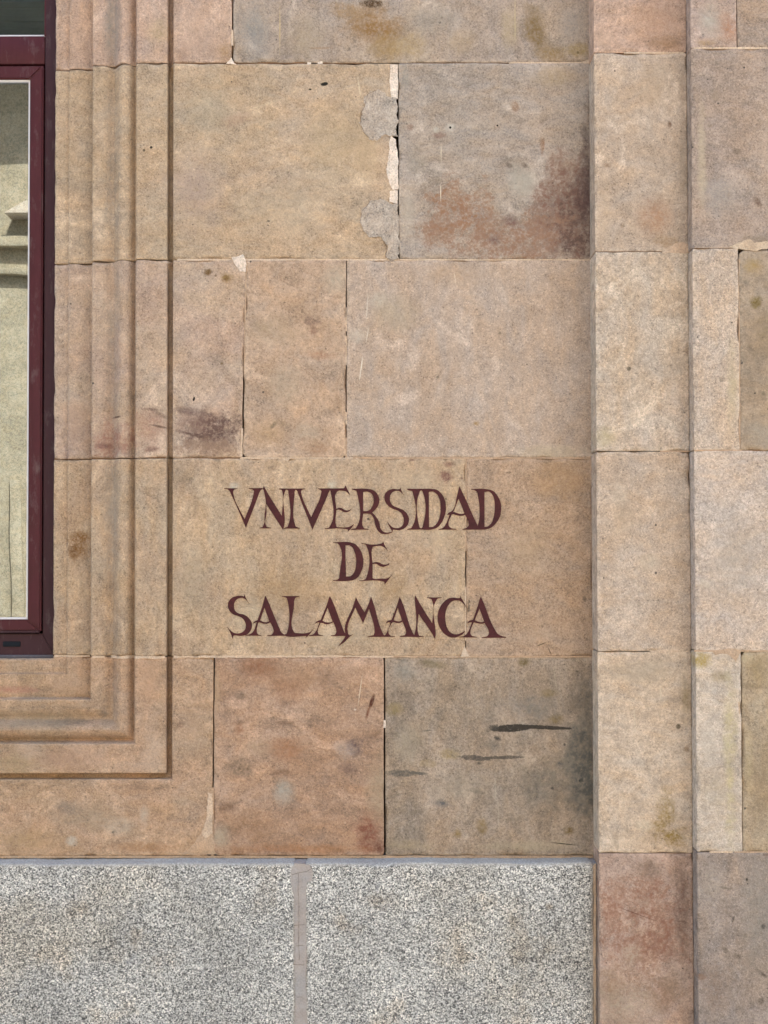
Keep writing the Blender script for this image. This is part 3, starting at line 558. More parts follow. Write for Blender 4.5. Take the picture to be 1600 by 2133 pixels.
# ------------------------------------------------------------------ granite plinth
def granite_mat():
    m, T, b = newmat('granite'); P = T.pos()
    Q = T.vmath('ADD', P, T.scalecol(T.noise(P, 240, 2, .6, col=True), .0035))
    v = T.vor(Q, 430); s = T.n.new('ShaderNodeSeparateColor'); T.l.new(v.outputs['Color'], s.inputs[0])
    r = T.n.new('ShaderNodeValToRGB'); cr = r.color_ramp; cr.interpolation = 'LINEAR'
    st = [(0, (.06, .058, .055)), (.14, (.12, .116, .11)), (.30, (.24, .232, .22)), (.48, (.35, .34, .32)), (.66, (.47, .455, .425)), (.84, (.62, .60, .56)), (1, (.74, .715, .665))]
    cr.elements[0].position = 0; cr.elements[0].color = st[0][1] + (1,); cr.elements[1].position = 1; cr.elements[1].color = st[-1][1] + (1,)
    for p_, c_ in st[1:-1]: e = cr.elements.new(p_); e.color = c_ + (1,)
    T.l.new(s.outputs[0], r.inputs[0])
    v2 = T.vor(T.vmath('ADD', Q, (5, 5, 5)), 760); s2 = T.n.new('ShaderNodeSeparateColor'); T.l.new(v2.outputs['Color'], s2.inputs[0])
    c = T.scalecol(r.outputs[0], T.mapr(s2.outputs[1], 0, 1, .74, 1.42))
    c = T.mix(T.math('MULTIPLY', T.math('GREATER_THAN', s2.outputs[0], .86), .7), c, (.05, .05, .052, 1))
    big = T.noise(P, 7, 6, .6); b2 = T.noise(T.vmath('ADD', P, (4, 1, 2)), 9, 6, .65)
    c = T.scalecol(c, T.mapr(big, .34, .66, .80, 1.16))
    vb = T.vor(T.vmath('ADD', Q, (2, 7, 3)), 120); sb = T.n.new('ShaderNodeSeparateColor'); T.l.new(vb.outputs['Color'], sb.inputs[0])
    c = T.mix(T.math('MULTIPLY', T.math('LESS_THAN', T.math('ADD', vb.outputs['Distance'], T.math('MULTIPLY', T.noise(P, 500, 3, .7), .3)), T.mapr(sb.outputs[0], .8, 1, .1, .5)), .6), c, T.mix(T.math('GREATER_THAN', sb.outputs[1], .45), (.12, .115, .11, 1), (.66, .64, .60, 1)))
    c = T.mix(T.mapr(b2, .56, .72, 0, .5, True), c, T.mix(1.0, c, (.92, .78, .62, 1), 'MULTIPLY'))
    b3 = T.noise(T.vmath('ADD', P, (1, 8, 5)), 3, 6, .65)
    c = T.mix(T.mapr(b3, .5, .7, 0, .6, True), c, T.mix(1.0, c, (.98, .90, .78, 1), 'MULTIPLY'))
    c = T.mix(1.0, c, (1.03, .975, .87, 1), 'MULTIPLY')
    b4 = T.noise(T.vmath('ADD', P, (7, 2, 9)), 22, 8, .7, .5)
    c = T.mix(T.mapr(b4, .58, .70, 0, .45, True), c, (.23, .22, .21, 1))
    for px, py, rx, ry, st_ in ((790, 1875, 40, 26, .5), (560, 1850, 30, 40, .35), (170, 1890, 40, 30, .4), (60, 1920, 24, 10, .3), (1145, 1888, 12, 9, .8), (720, 1930, 40, 20, .3)):
        g_ = T.n.new('ShaderNodeGroup'); g_.node_tree = BL; x, z = W(px, py, -.0457)
        for k_, v_ in (('Cx', x), ('Cz', z), ('Rx', rx / 1000), ('Rz', ry / 1000), ('Soft', .8), ('Rag', .7), ('NScale', 30), ('Str', st_)): g_.inputs[k_].default_value = v_
        c = T.mix(g_.outputs[0], c, T.mix(1.0, c, (.62, .52, .42, 1), 'MULTIPLY'))
    # chiselled margin along the top arris: smoother, finer, bluish grey
    at = T.n.new('ShaderNodeAttribute'); at.attribute_name = 'edge_dist'
    n_ = T.noise(P, 50, 4, .6)
    mg = T.mapr(T.math('ADD', at.outputs['Fac'], T.math('MULTIPLY', T.math('SUBTRACT', n_, .5), .008)), .003, .008, 1, 0)
    c = T.mix(T.math('MULTIPLY', mg, .72), c, T.scalecol((.37, .325, .265, 1), T.mapr(T.noise(P, 500, 2), .3, .7, .8, 1.2)))
    T.put(b.inputs['Base Color'], c); b.inputs['Roughness'].default_value = .75; b.inputs['Specular IOR Level'].default_value = .3
    h = T.math('ADD', T.math('MULTIPLY', s.outputs[0], .5), T.noise(P, 230, 3, .6))
    T.put(b.inputs['Normal'], T.bump(T.math('MULTIPLY', h, T.math('SUBTRACT', 1, T.math('MULTIPLY', mg, .8))), .6, .0022))
    return m
gm = granite_mat()
plinth = thing('granite_plinth', 'speckled grey granite plinth projecting under the sandstone wall', 'plinth', (0, -.0457, GZ))
PY = -.0457
zt = W(700, 1788, 0)[1]
xg0 = XL - .40; xj0 = W(616.5, 2000, PY)[0]; xj1 = W(634, 2000, PY)[0]; xg1 = W(1238, 2000, PY)[0]
block([(xg0, zt), (xj0, zt), (xj0, GZ - .05), (xg0, GZ - .05)], PY, gm, plinth, seed=60, depth=.16, wear=.003, jit=.0016, und=.0012, rc={'tr': .008}, name='granite_block')
block([(xj1, zt), (xg1, zt), (xg1, GZ - .05), (xj1, GZ - .05)], PY, gm, plinth, seed=61, depth=.16, wear=.003, jit=.0016, und=.0012, rc={'tl': .010, 'tr': .008}, name='granite_block')
gj = mortar_mat((172, 170, 165), .2, .7)
boxmesh('mortar_joint', xg1 - .005, XP + .02, PY + .004, .02, GZ, zt - .002, gj, plinth)
boxmesh('mortar_joint', xj0 - .002, xj1 + .002, PY + .004, .02, zt - .03, zt - .0015, gj, plinth)
ragged('mortar_joint', [(608, 1806), (614, 1799), (644, 1800), (652, 1818), (650, 1832), (640, 1838), (637, 1880), (639, 1950), (637, 2040), (640, 2133), (637, 2600), (614, 2600), (614, 2133), (615, 2040), (613, 1950), (614, 1880), (607, 1840), (605, 1820)], PY - .0008, gj, plinth, .03, 5, 1.8, 3)
ragged('mortar_joint', [(1236, 1804), (1241.5, 1800), (1242, 1900), (1241, 2000), (1242, 2133), (1242, 2600), (1236, 2600), (1237, 2133), (1236, 2000), (1237, 1900)], PY - .0012, mortar_mat((188, 168, 142), .25), plinth, .03, 5, 1.0, 4)
crk = mortar_mat((110, 98, 84), 0)
for pts in ([(609, 1822), (622, 1818), (640, 1815), (651, 1808)], [(622, 1819), (621, 1850), (623, 1890), (622, 1905)], [(612, 1928), (634, 1926)], [(617, 1970), (632, 1969)], [(611, 2009), (634, 2010)], [(618, 2077), (630, 2077)], [(623, 1905), (622, 1960), (624, 2000)]):
    strip(pts, .7, PY - .0011, crk, plinth, pts[0][1] * .37, thick=.0008, jit=.3, name='crack')

# ------------------------------------------------------------------ the two pilaster strips on the right
YA, YB = -.0745, -.115
XA1 = W(1437.5, 1000, YA)[0]
pil = thing('pilaster', 'pale sandstone pilaster strip directly right of the inscription wall', 'pilaster', (XP + .1, YA, GZ), 'stepped pilaster strips')
rowsA = [-300, 110, 524, 940, 1357, 1777, 2600]
PA = [stone_mat((186, 160, 138), (180, 154, 134), [(1370, 40, 60, 60, (178, 142, 118), .5, gs), (1390, 90, 46, 22, (150, 116, 88), .6), (1260, 80, 24, 30, (194, 164, 140), .4)], plane=YA),
      stone_mat((188, 172, 152), (182, 164, 142), [(1370, 450, 50, 50, (168, 128, 100), .55, gs), (1395, 260, 6, 9, (120, 92, 74), .75, dict(rag=.5)), (1265, 344, 10, 6, (140, 112, 90), .6, dict(rag=.8)), (1365, 170, 40, 60, (178, 152, 124), .4, gs), (1425, 330, 14, 120, (162, 142, 120), .45, gs), (1395, 505, 36, 16, (154, 124, 92), .5), (1260, 440, 18, 90, (192, 166, 138), .4, gs), (1420, 190, 12, 60, (150, 126, 106), .4), (1297, 470, 5, 6, (130, 106, 86), .5)], plane=YA, mottle=.8),
      stone_mat((200, 184, 164), (194, 178, 156), [(1310, 768, 5, 5, (110, 96, 82), .85, dict(soft=.5, rag=.3)), (1260, 910, 26, 26, (186, 168, 128), .4, gs)], plane=YA, grain=1.2, pits=1.2, mottle=.6),
      stone_mat((194, 178, 158), (188, 170, 148), [(1300, 1080, 40, 50, (176, 154, 130), .4, gs), (1290, 1030, 20, 30, (196, 182, 164), .4), (1350, 1170, 30, 20, (196, 180, 160), .4)], plane=YA, grain=1.1, mottle=.8),
      stone_mat((198, 182, 160), (192, 174, 150), [(1390, 1690, 28, 50, (146, 122, 74), .75, dict(rag=.9, ns=20)), (1398, 1742, 46, 30, (142, 116, 66), .8, dict(rag=1.0, ns=20)), (1413, 1513, 6, 6, (96, 82, 66), .85, dict(soft=.5, rag=.4)), (1430, 1450, 16, 60, (152, 130, 92), .5, gs), (1340, 1400, 90, 30, (168, 152, 132), .5, gs), (1376, 1440, 3, 22, (208, 192, 168), .6, dict(ang=3)), (1322, 1495, 2, 26, (206, 190, 166), .6, dict(ang=3)), (1340, 1720, 30, 16, (200, 186, 164), .5), (1283, 1750, 10, 20, (150, 132, 112), .5), (1430, 1560, 8, 8, (140, 112, 82), .6)], plane=YA),
      stone_mat((182, 160, 142), (172, 148, 130), [(1350, 1920, 75, 90, (150, 110, 92), .8, dict(rag=1.5, ns=13, soft=.35)), (1275, 1900, 34, 80, (152, 113, 95), .75, dict(rag=1.3, ns=15, soft=.4)), (1365, 1960, 46, 60, (140, 103, 88), .6, dict(rag=1.5, ns=24, soft=.4)), (1320, 2040, 70, 60, (150, 116, 94), .5, dict(rag=1.6, ns=20, soft=.4)), (1420, 1900, 18, 130, (112, 88, 78), .6, dict(rag=.7)), (1350, 1810, 40, 26, (128, 106, 92), .6), (1270, 2060, 34, 50, (158, 128, 102), .5), (1310, 1990, 24, 30, (190, 172, 152), .5, dict(rag=1)), (1300, 2090, 80, 50, (178, 160, 140), .55, dict(rag=.9)), (1345, 1880, 20, 14, (178, 154, 136), .6, dict(rag=1)), (1385, 2070, 30, 40, (146, 112, 90), .5, dict(rag=.9)), (1405, 2050, 34, 60, (140, 120, 104), .4, dict(rag=.9)), (1330, 1905, 50, 1.6, (112, 76, 62), .7, dict(ang=-20, rag=.3))], plane=YA, mottle=1.3)]
for i in range(6):
    c = q4(1300, 1440, rowsA[i], rowsA[i + 1], y=YA, g=.9)
    zb_ = GZ - .03 if i == 5 else c[2][1]
    c = [(XP, c[0][1]), (XA1 - .0006, c[1][1]), (XA1 - .0006, zb_), (XP, zb_)]
    block(c, YA, PA[i], pil, seed=70 + i, depth=.16, wear=.0008, jit=.0006)
boxmesh('pilaster_core', XP + .022, XA1 + .01, .087, .45, GZ, ZT, core_m, pil)
for k, (yy, x0, x1, mt, wd, dp) in enumerate(((110, 1243, 1300, mo_deep, 2.4, .004), (110, 1300, 1425, mo_pale, 3.2, .0004), (524, 1243, 1385, mo_deep, 2.4, .003), (524, 1385, 1437, mo_pale, 3, .0003), (940, 1375, 1437, mo_tan, 3, .0005), (1357, 1358, 1437, mo_pale, 3.4, .0002))):
    sd_[0] += 1; strip([(x0, yy), (x1, yy)], wd, YA + dp, mt, pil, sd_[0] * 1.3)
ragged('mortar_patch', [(1380, 522), (1400, 512), (1410, 506), (1425, 505), (1436, 512), (1436, 527), (1380, 527)], YA - .0006, mortar_mat((190, 172, 150), .4), pil, .006, 4, 1.5, 21)
ragged('mortar_patch', [(1350, 1354), (1372, 1355), (1402, 1352), (1405, 1362), (1398, 1368), (1390, 1361), (1360, 1360)], YA - .0006, mo_pale, pil, .006, 4, 1.2, 22)

pil2 = thing('pilaster', 'rightmost pilaster strip standing a step proud of its pale neighbour', 'pilaster', (XA1 + .3, YB, GZ), 'stepped pilaster strips')
XE = XA1 + .75
rowsB = [-300, 100, 517, 938, 1356, 1775, 2600]
PB = [stone_mat((176, 156, 138), (170, 152, 138), [(1520, 60, 30, 40, (168, 124, 98), .6, dict(rag=.7)), (1480, 40, 30, 50, (176, 166, 152), .6, gs), (1470, 90, 24, 10, (178, 146, 104), .5)], plane=YB),
      stone_mat((170, 154, 137), (162, 146, 130), [(1535, 315, 10, 8, (110, 92, 78), .7, dict(rag=.5)), (1490, 200, 12, 12, (140, 122, 104), .5), (1578, 420, 9, 16, (104, 80, 68), .75, dict(ang=30, rag=.6)), (1478, 262, 7, 7, (130, 112, 96), .5), (1520, 405, 10, 8, (134, 112, 94), .5), (1500, 420, 50, 60, (164, 154, 146), .5, gs), (1474, 165, 2, 2, (50, 42, 38), .9), (1462, 330, 12, 150, (196, 178, 150), .5, gs), (1580, 500, 50, 14, (130, 112, 94), .6, gs)], plane=YB, mottle=.9),
      stone_mat((198, 181, 160), (192, 176, 156), [(1506, 790, 10, 8, (110, 94, 74), .6, dict(rag=.9)), (1525, 800, 14, 110, (186, 168, 136), .5, gs)], plane=YB, grain=1.3, pits=1.5, mottle=.6),
      stone_mat((196, 181, 163), (188, 175, 160), [(1530, 1170, 80, 120, (166, 156, 146), .45, gs), (1470, 1215, 20, 14, (196, 182, 164), .5)], plane=YB, grain=1.15, mottle=.6),
      stone_mat((196, 184, 166), (186, 174, 156), [(1464, 1375, 24, 20, (170, 146, 88), .75, dict(rag=.6)), (1500, 1410, 26, 14, (150, 132, 100), .5), (1520, 1580, 15, 170, (188, 174, 130), .55, dict(rag=.9, ns=12)), (1475, 1540, 20, 50, (196, 184, 170), .4), (1490, 1650, 30, 40, (168, 156, 136), .4, dict(rag=.9))], plane=YB, mottle=.9),
      stone_mat((158, 145, 131), (150, 138, 126), [(1575, 1900, 40, 150, (140, 132, 124), .5, gs), (1512, 1850, 18, 3, (104, 92, 82), .7, dict(ang=-10)), (1527, 1916, 2.5, 7, (60, 50, 46), .85, dict(ang=-20)), (1510, 1978, 10, 6, (104, 90, 78), .7, dict(ang=-40)), (1535, 1992, 10, 5, (106, 92, 80), .6, dict(ang=-30)), (1590, 2030, 18, 5, (90, 76, 66), .7, dict(ang=-35)), (1590, 1930, 5, 7, (70, 64, 60), .8), (1556, 1832, 3, 4, (70, 60, 54), .8), (1585, 2085, 8, 8, (96, 82, 70), .7), (1490, 2060, 40, 50, (140, 112, 92), .4, dict(rag=.9)), (1463, 2035, 12, 8, (140, 108, 88), .6), (1480, 1840, 30, 40, (166, 154, 142), .4), (1598, 1780, 8, 6, (96, 70, 60), .7)], plane=YB, pits=1.6, mottle=1.1)]
PB2 = {0: stone_mat((166, 150, 132), (160, 142, 124), plane=YB), 2: stone_mat((160, 144, 122), (152, 138, 118), [(1575, 630, 14, 14, (116, 96, 50), .75, dict(rag=.6)), (1565, 555, 24, 22, (160, 132, 84), .6, gs), (1590, 690, 30, 60, (134, 114, 90), .5, gs), (1590, 820, 6, 6, (120, 108, 90), .6), (1585, 900, 40, 40, (162, 152, 138), .5, gs)], plane=YB, grain=.7),
       4: stone_mat((170, 154, 128), (162, 146, 120), [(1580, 1395, 30, 40, (150, 130, 96), .5, gs), (1562, 1430, 40, 8, (130, 112, 88), .5), (1585, 1640, 30, 120, (142, 122, 98), .5, gs), (1560, 1600, 12, 80, (178, 160, 124), .4, gs), (1558, 1370, 16, 16, (186, 170, 140), .5)], plane=YB)}
jx = {0: (1541, 1542), 2: (1540, 1541), 4: (1538, 1540)}
for i in range(6):
    c = q4(1500, 1700, rowsB[i], rowsB[i + 1], y=YB, g=.9)
    zt_, zb_ = c[0][1], (GZ - .03 if i == 5 else c[2][1])
    if i in jx:
        xm = W(jx[i][0], 700, YB)[0]
        block([(XA1, zt_), (xm - .0008, zt_), (xm - .0008, zb_), (XA1, zb_)], YB, PB[i], pil2, seed=80 + i, depth=.17, wear=.0008, jit=.0006)
        block([(xm + .0008, zt_ - (.003 if i == 2 else 0)), (XE, zt_), (XE, zb_), (xm + .0008, zb_)], YB, PB2[i], pil2, seed=90 + i, depth=.17, rc={'tl': .014 if i else .003})
    else:
        block([(XA1, zt_), (XE, zt_), (XE, zb_), (XA1, zb_)], YB, PB[i], pil2, seed=80 + i, depth=.17, wear=.0008, jit=.0006)
boxmesh('pilaster_core', XA1 + .012, XE, .056, .45, GZ, ZT, core_m, pil2)
for yy, x0, x1, mt, wd, dp in ((100, 1446, 1536, mo_pale, 3, .0003), (100, 1536, 1900, mo_pale, 4, .0002), (517, 1446, 1530, mo_deep, 2.4, .003), (938, 1446, 1545, mo_tan, 3, .0004), (938, 1545, 1900, mo_deep, 2.4, .003), (1356, 1446, 1900, mo_tan, 3.2, .0004), (1775, 1530, 1900, mo_tan, 3, .0005), (1775, 1478, 1526, mo_pale, 3, -.0004)):
    sd_[0] += 1; strip([(x0, yy), (x1, yy)], wd, YB + dp, mt, pil2, sd_[0] * 1.3)
strip([(1541.5, 0), (1541, 92)], 3, YB + .0004, mo_pale, pil2, 5.5); strip([(1540, 540), (1541, 936)], 3, YB + .001, mo_tan, pil2, 6.5); strip([(1539, 1420), (1540, 1773)], 3, YB + .0008, mo_tan, pil2, 7.5)
ragged('mortar_patch', [(1520, 512), (1545, 503), (1562, 498), (1572, 506), (1590, 504), (1640, 500), (1640, 519), (1600, 518), (1575, 524), (1550, 519), (1530, 518)], YB - .0006, mortar_mat((194, 178, 154), .4), pil2, .006, 4, 2.0, 23)
ragged('mortar_patch', [(1484, 1356), (1510, 1352), (1530, 1350), (1545, 1356), (1538, 1366), (1532, 1378), (1522, 1366), (1505, 1361), (1490, 1364)], YB - .0006, mo_tan, pil2, .006, 4, 1.5, 24)

# ------------------------------------------------------------------ the window
def paint_mat(name, col, rough=.45, var=.08, sc=30):
    m, T, b = newmat(name); P = T.pos()
    a = T.noise(T.vmath('MULTIPLY', P, (1, 1, .12)), sc * 4, 5, .6); e = T.noise(P, sc, 5, .65)
    T.put(b.inputs['Base Color'], T.scalecol(alb(col, .60), T.math('ADD', T.mapr(a, .3, .7, 1 - var, 1 + var), T.mapr(e, .3, .7, -var, var))))
    T.put(b.inputs['Roughness'], T.mapr(e, .3, .7, rough - .06, rough + .12)); b.inputs['Specular IOR Level'].default_value = .12
    dsl = T.noise(T.vmath('MULTIPLY', P, (1, 1, .35)), 55, 6, .72)
    src = b.inputs['Base Color'].links[0].from_socket
    T.put(b.inputs['Base Color'], T.mix(T.mapr(dsl, .55, .72, 0, .22), src, (.24, .20, .17, 1)))
    return m
m_sash = paint_mat('maroon_paint', (90, 45, 49)); m_frame = paint_mat('faded_maroon_paint', (76, 50, 54), .5)
m_dark = plain_mat('dark_gap', (.012, .008, .009), .8, .1, spec=.05)
m_bead = paint_mat('pale_glazing_bead', (255, 255, 255), .3, .04)
m_black = plain_mat('black_plastic', (.012, .014, .016), .6, .1, spec=.06)
m_int = plain_mat('dim_interior', (.10, .095, .085), .9, .2)
def glass_mat(tint, refl):
    m = bpy.data.materials.new('window_glass'); m.use_nodes = True; t = m.node_tree; T = NT(t)
    for n in list(t.nodes): t.nodes.remove(n)
    o = t.nodes.new('ShaderNodeOutputMaterial'); mx = t.nodes.new('ShaderNodeMixShader'); tr = t.nodes.new('ShaderNodeBsdfTransparent'); gl = t.nodes.new('ShaderNodeBsdfGlossy')
    tr.inputs[0].default_value = tint + (1,); gl.inputs['Roughness'].default_value = .0; gl.inputs['Color'].default_value = (.95, .97, .93, 1)
    P = T.pos(); wv = T.noise(P, 2.2, 2, .4); T.put(gl.inputs['Normal'], T.bump(wv, .10, .01))
    lw = t.nodes.new('ShaderNodeLayerWeight'); lw.inputs[0].default_value = .35
    T.put(mx.inputs[0], T.math('ADD', T.math('MULTIPLY', lw.outputs['Fresnel'], .35), refl, clamp=True))
    t.links.new(tr.outputs[0], mx.inputs[1]); t.links.new(gl.outputs[0], mx.inputs[2]); t.links.new(mx.outputs[0], o.inputs[0])
    return m
m_glass = glass_mat((.50, .54, .50), .17)

FY = .069                                # front of the fixed frame, behind the stone face
SY = .062                                # front of the opening sash
win = thing('window', 'maroon framed window with reflecting panes left of the inscription', 'window', ((XL + XO) / 2, FY, ZB))
def X_(px, py, y): return W(px, py, y)[0]
def Z_(px, py, y): return W(px, py, y)[1]
fx1 = XO + .004; fxi = X_(91.5, 700, FY)              # right stile of the fixed frame
zfb = ZB - .001; zfi = Z_(50, 1320, FY)               # bottom rail of the fixed frame
ztt, ztb = Z_(50, 74, FY), Z_(50, 133, FY)            # transom
ztop = ZO
xc = (XL + XO) / 2; mir = lambda x: 2 * xc - x
def mitre_frame(name, xi, xo, zi, zo, z_top_i, z_top_o, y0, y1, mat, parent, bev=.0025, part='stile'):
    """four bars mitred at the corners: inner edge xi, outer xo (right side, mirrored left), bottom zi / zo, top"""
    obs = []
    quads = {'r': [(xi, z_top_i), (xo, z_top_o), (xo, zo), (xi, zi)], 'b': [(mir(xi), zi), (xi, zi), (xo, zo), (mir(xo), zo)], 'l': [(mir(xo), z_top_o), (mir(xi), z_top_i), (mir(xi), zi), (mir(xo), zo)], 't': [(mir(xo), z_top_o), (xo, z_top_o), (xi, z_top_i), (mir(xi), z_top_i)]}
    import bmesh
    for k, q in quads.items():
        g_ = .0003
        cx = sum(p[0] for p in q) / 4; cz = sum(p[1] for p in q) / 4
        vs = [(x, y0, z) for x, z in q] + [(x, y1, z) for x, z in q]
        fs = [(3, 2, 1, 0), (4, 5, 6, 7), (0, 1, 5, 4), (1, 2, 6, 5), (2, 3, 7, 6), (3, 0, 4, 7)]
        me = bpy.data.meshes.new(name); me.from_pydata(vs, [], fs)
        bm = bmesh.new(); bm.from_mesh(me); bmesh.ops.recalc_face_normals(bm, faces=bm.faces)
        long_e = [e for e in bm.edges if all(abs(v.co.y - y0) < 1e-6 for v in e.verts)]
        bmesh.ops.bevel(bm, geom=long_e, offset=bev, segments=2, affect='EDGES'); bm.to_mesh(me); bm.free(); smooth(me, 35)
        nm = 'rail' if k in 'bt' else 'stile'
        o = link(part + '_' + nm, me, mat); parent_keep(o, parent); obs.append(o)
    return obs
mitre_frame('frame', fxi, fx1, zfi, zfb, ztop - .05, ztop, FY, FY + .06, m_frame, win, .002, 'frame')
boxmesh('transom', mir(fxi) + .001, fxi - .001, FY + .0016, FY + .058, ztb, ztt, m_sash, win, .003)
boxmesh('frame_rebate', mir(fxi) - .004, fxi + .004, FY + .03, FY + .05, zfi - .004, ztb + .002, m_dark, win) if False else None
# dark rebate behind the gap round the sash
for x0, x1, z0, z1 in ((fxi - .012, fxi + .001, zfi - .001, ztb + .001), (mir(fxi) - .001, mir(fxi) + .012, zfi - .001, ztb + .001), (mir(fxi) + .0121, fxi - .0121, zfi - .001, zfi + .014), (mir(fxi) + .0121, fxi - .0121, ztb - .014, ztb + .001)):
    boxmesh('rebate', x0, x1, FY + .022, FY + .05, z0, z1, m_dark, win)
# opening sash
sxo = X_(87.6, 700, SY); sxi = X_(59.8, 700, SY); szo = Z_(40, 1314.5, SY); szi = Z_(40, 1290.5, SY); sto = Z_(50, 137, SY); sti = Z_(50, 164.5, SY)
def pk(o): o.parent = sash; o.matrix_parent_inverse = Matrix(); return o
import bmesh
bars = mitre_frame('sash', sxi, sxo, szi, szo, sti, sto, SY, SY + .05, m_sash, win, .003, 'sash')
bm = bmesh.new()
for o in bars: bm.from_mesh(o.data)
for o in bars: bpy.data.objects.remove(o)
me = bpy.data.meshes.new('sash'); bm.to_mesh(me); bm.free(); smooth(me, 35)
sash = link('sash', me, m_sash); parent_keep(sash, win)
o = boxmesh('drip_lip', mir(sxo) + .006, sxo - .003, SY - .003, SY + .006, szo - .0032, szo + .001, m_frame); pk(o)
bx = sxi - .0002; bw = .0042
for a in mitre_frame('bead', sxi - bw, sxi + .001, szi + bw, szi - .001, sti - bw, sti + .001, SY + .006, SY + .02, m_bead, win, .0012, 'bead'): a.parent = None; a.matrix_parent_inverse = Matrix(); pk(a); a.name = 'glazing_bead'
o = boxmesh('glass_pane', mir(sxi) + .001, sxi - .001, SY + .0145, SY + .0150, szi + .001, sti - .001, m_glass); pk(o)
# fixed top light
uxi = X_(97.3, 40, FY + .004); uzi = Z_(50, 71.5, FY + .004)
for x0, x1, z0, z1 in ((uxi - .0042, fxi + .0012, ztt + .0001, ztop - .05), (mir(fxi) - .0012, mir(uxi) + .0042, ztt + .0001, ztop - .05)): boxmesh('glazing_bead', x0, x1, FY + .004, FY + .02, z0, z1, m_bead, win, .001) if False else None
boxmesh('top_light_stile', uxi, fxi - .0004, FY + .0012, FY + .058, ztt + .0003, ztop - .0505, m_sash, win, .0015)
boxmesh('top_light_stile', mir(fxi) + .0004, mir(uxi), FY + .0012, FY + .058, ztt + .0003, ztop - .0505, m_sash, win, .0015)
boxmesh('glazing_bead', uxi - .0042, uxi - .0001, FY + .008, FY + .022, ztt + .0047, ztop - .051, m_bead, win, .001)
boxmesh('glazing_bead', mir(uxi) + .0001, mir(uxi) + .0042, FY + .008, FY + .022, ztt + .0047, ztop - .051, m_bead, win, .001)
boxmesh('glazing_bead', mir(uxi) + .0001, uxi - .0001, FY + .008, FY + .022, ztt + .0003, ztt + .0045, m_bead, win, .001)
boxmesh('glass_pane', mir(uxi) + .001, uxi - .001, FY + .0165, FY + .017, ztt + .001, ztop - .05, glass_mat((.5, .56, .54), .18), win)
# drain cover and grey sill strip of the frame
wx0, wx1 = X_(7, 1341, FY), X_(43, 1341, FY); wz0, wz1 = Z_(25, 1347, FY), Z_(25, 1336, FY)
boxmesh('drain_cover', wx0, wx1, FY - .0035, FY + .004, wz0, wz1, m_black, win, .0012)
boxmesh('sill_strip', mir(fx1) + .006, fx1 - .006, FY - .004, FY + .004, zfb + .0004, Z_(40, 1364, FY), paint_mat('grey_sill_strip', (104, 104, 112), .4), win, .0012)
# room behind, and the slatted blind behind the top light
boxmesh('room_back', XL - .2, XO + .2, 1.6, 1.65, ZB - .5, ZO + .3, m_int, win)
for nm, a in (('room_side', (XL - .25, XL - .2, .451, 1.65, ZB - .5, ZO + .3)), ('room_side', (XO + .2, XO + .25, .451, 1.65, ZB - .5, ZO + .3)), ('room_floor', (XL - .25, XO + .25, .451, 1.65, ZB - .55, ZB - .5)), ('room_ceiling', (XL - .25, XO + .25, .451, 1.65, ZO + .3, ZO + .35))):
    boxmesh(nm, *a, m_int, win)
m_slat = plain_mat('grey_slat', (.16, .17, .165), .6, .1)
zz = ztt - .02
while zz < ZO - .06:
    boxmesh('blind_slat', XL + .02, XO - .02, .10, .108, zz, zz + .0295, m_slat, win, .0015); zz += .031

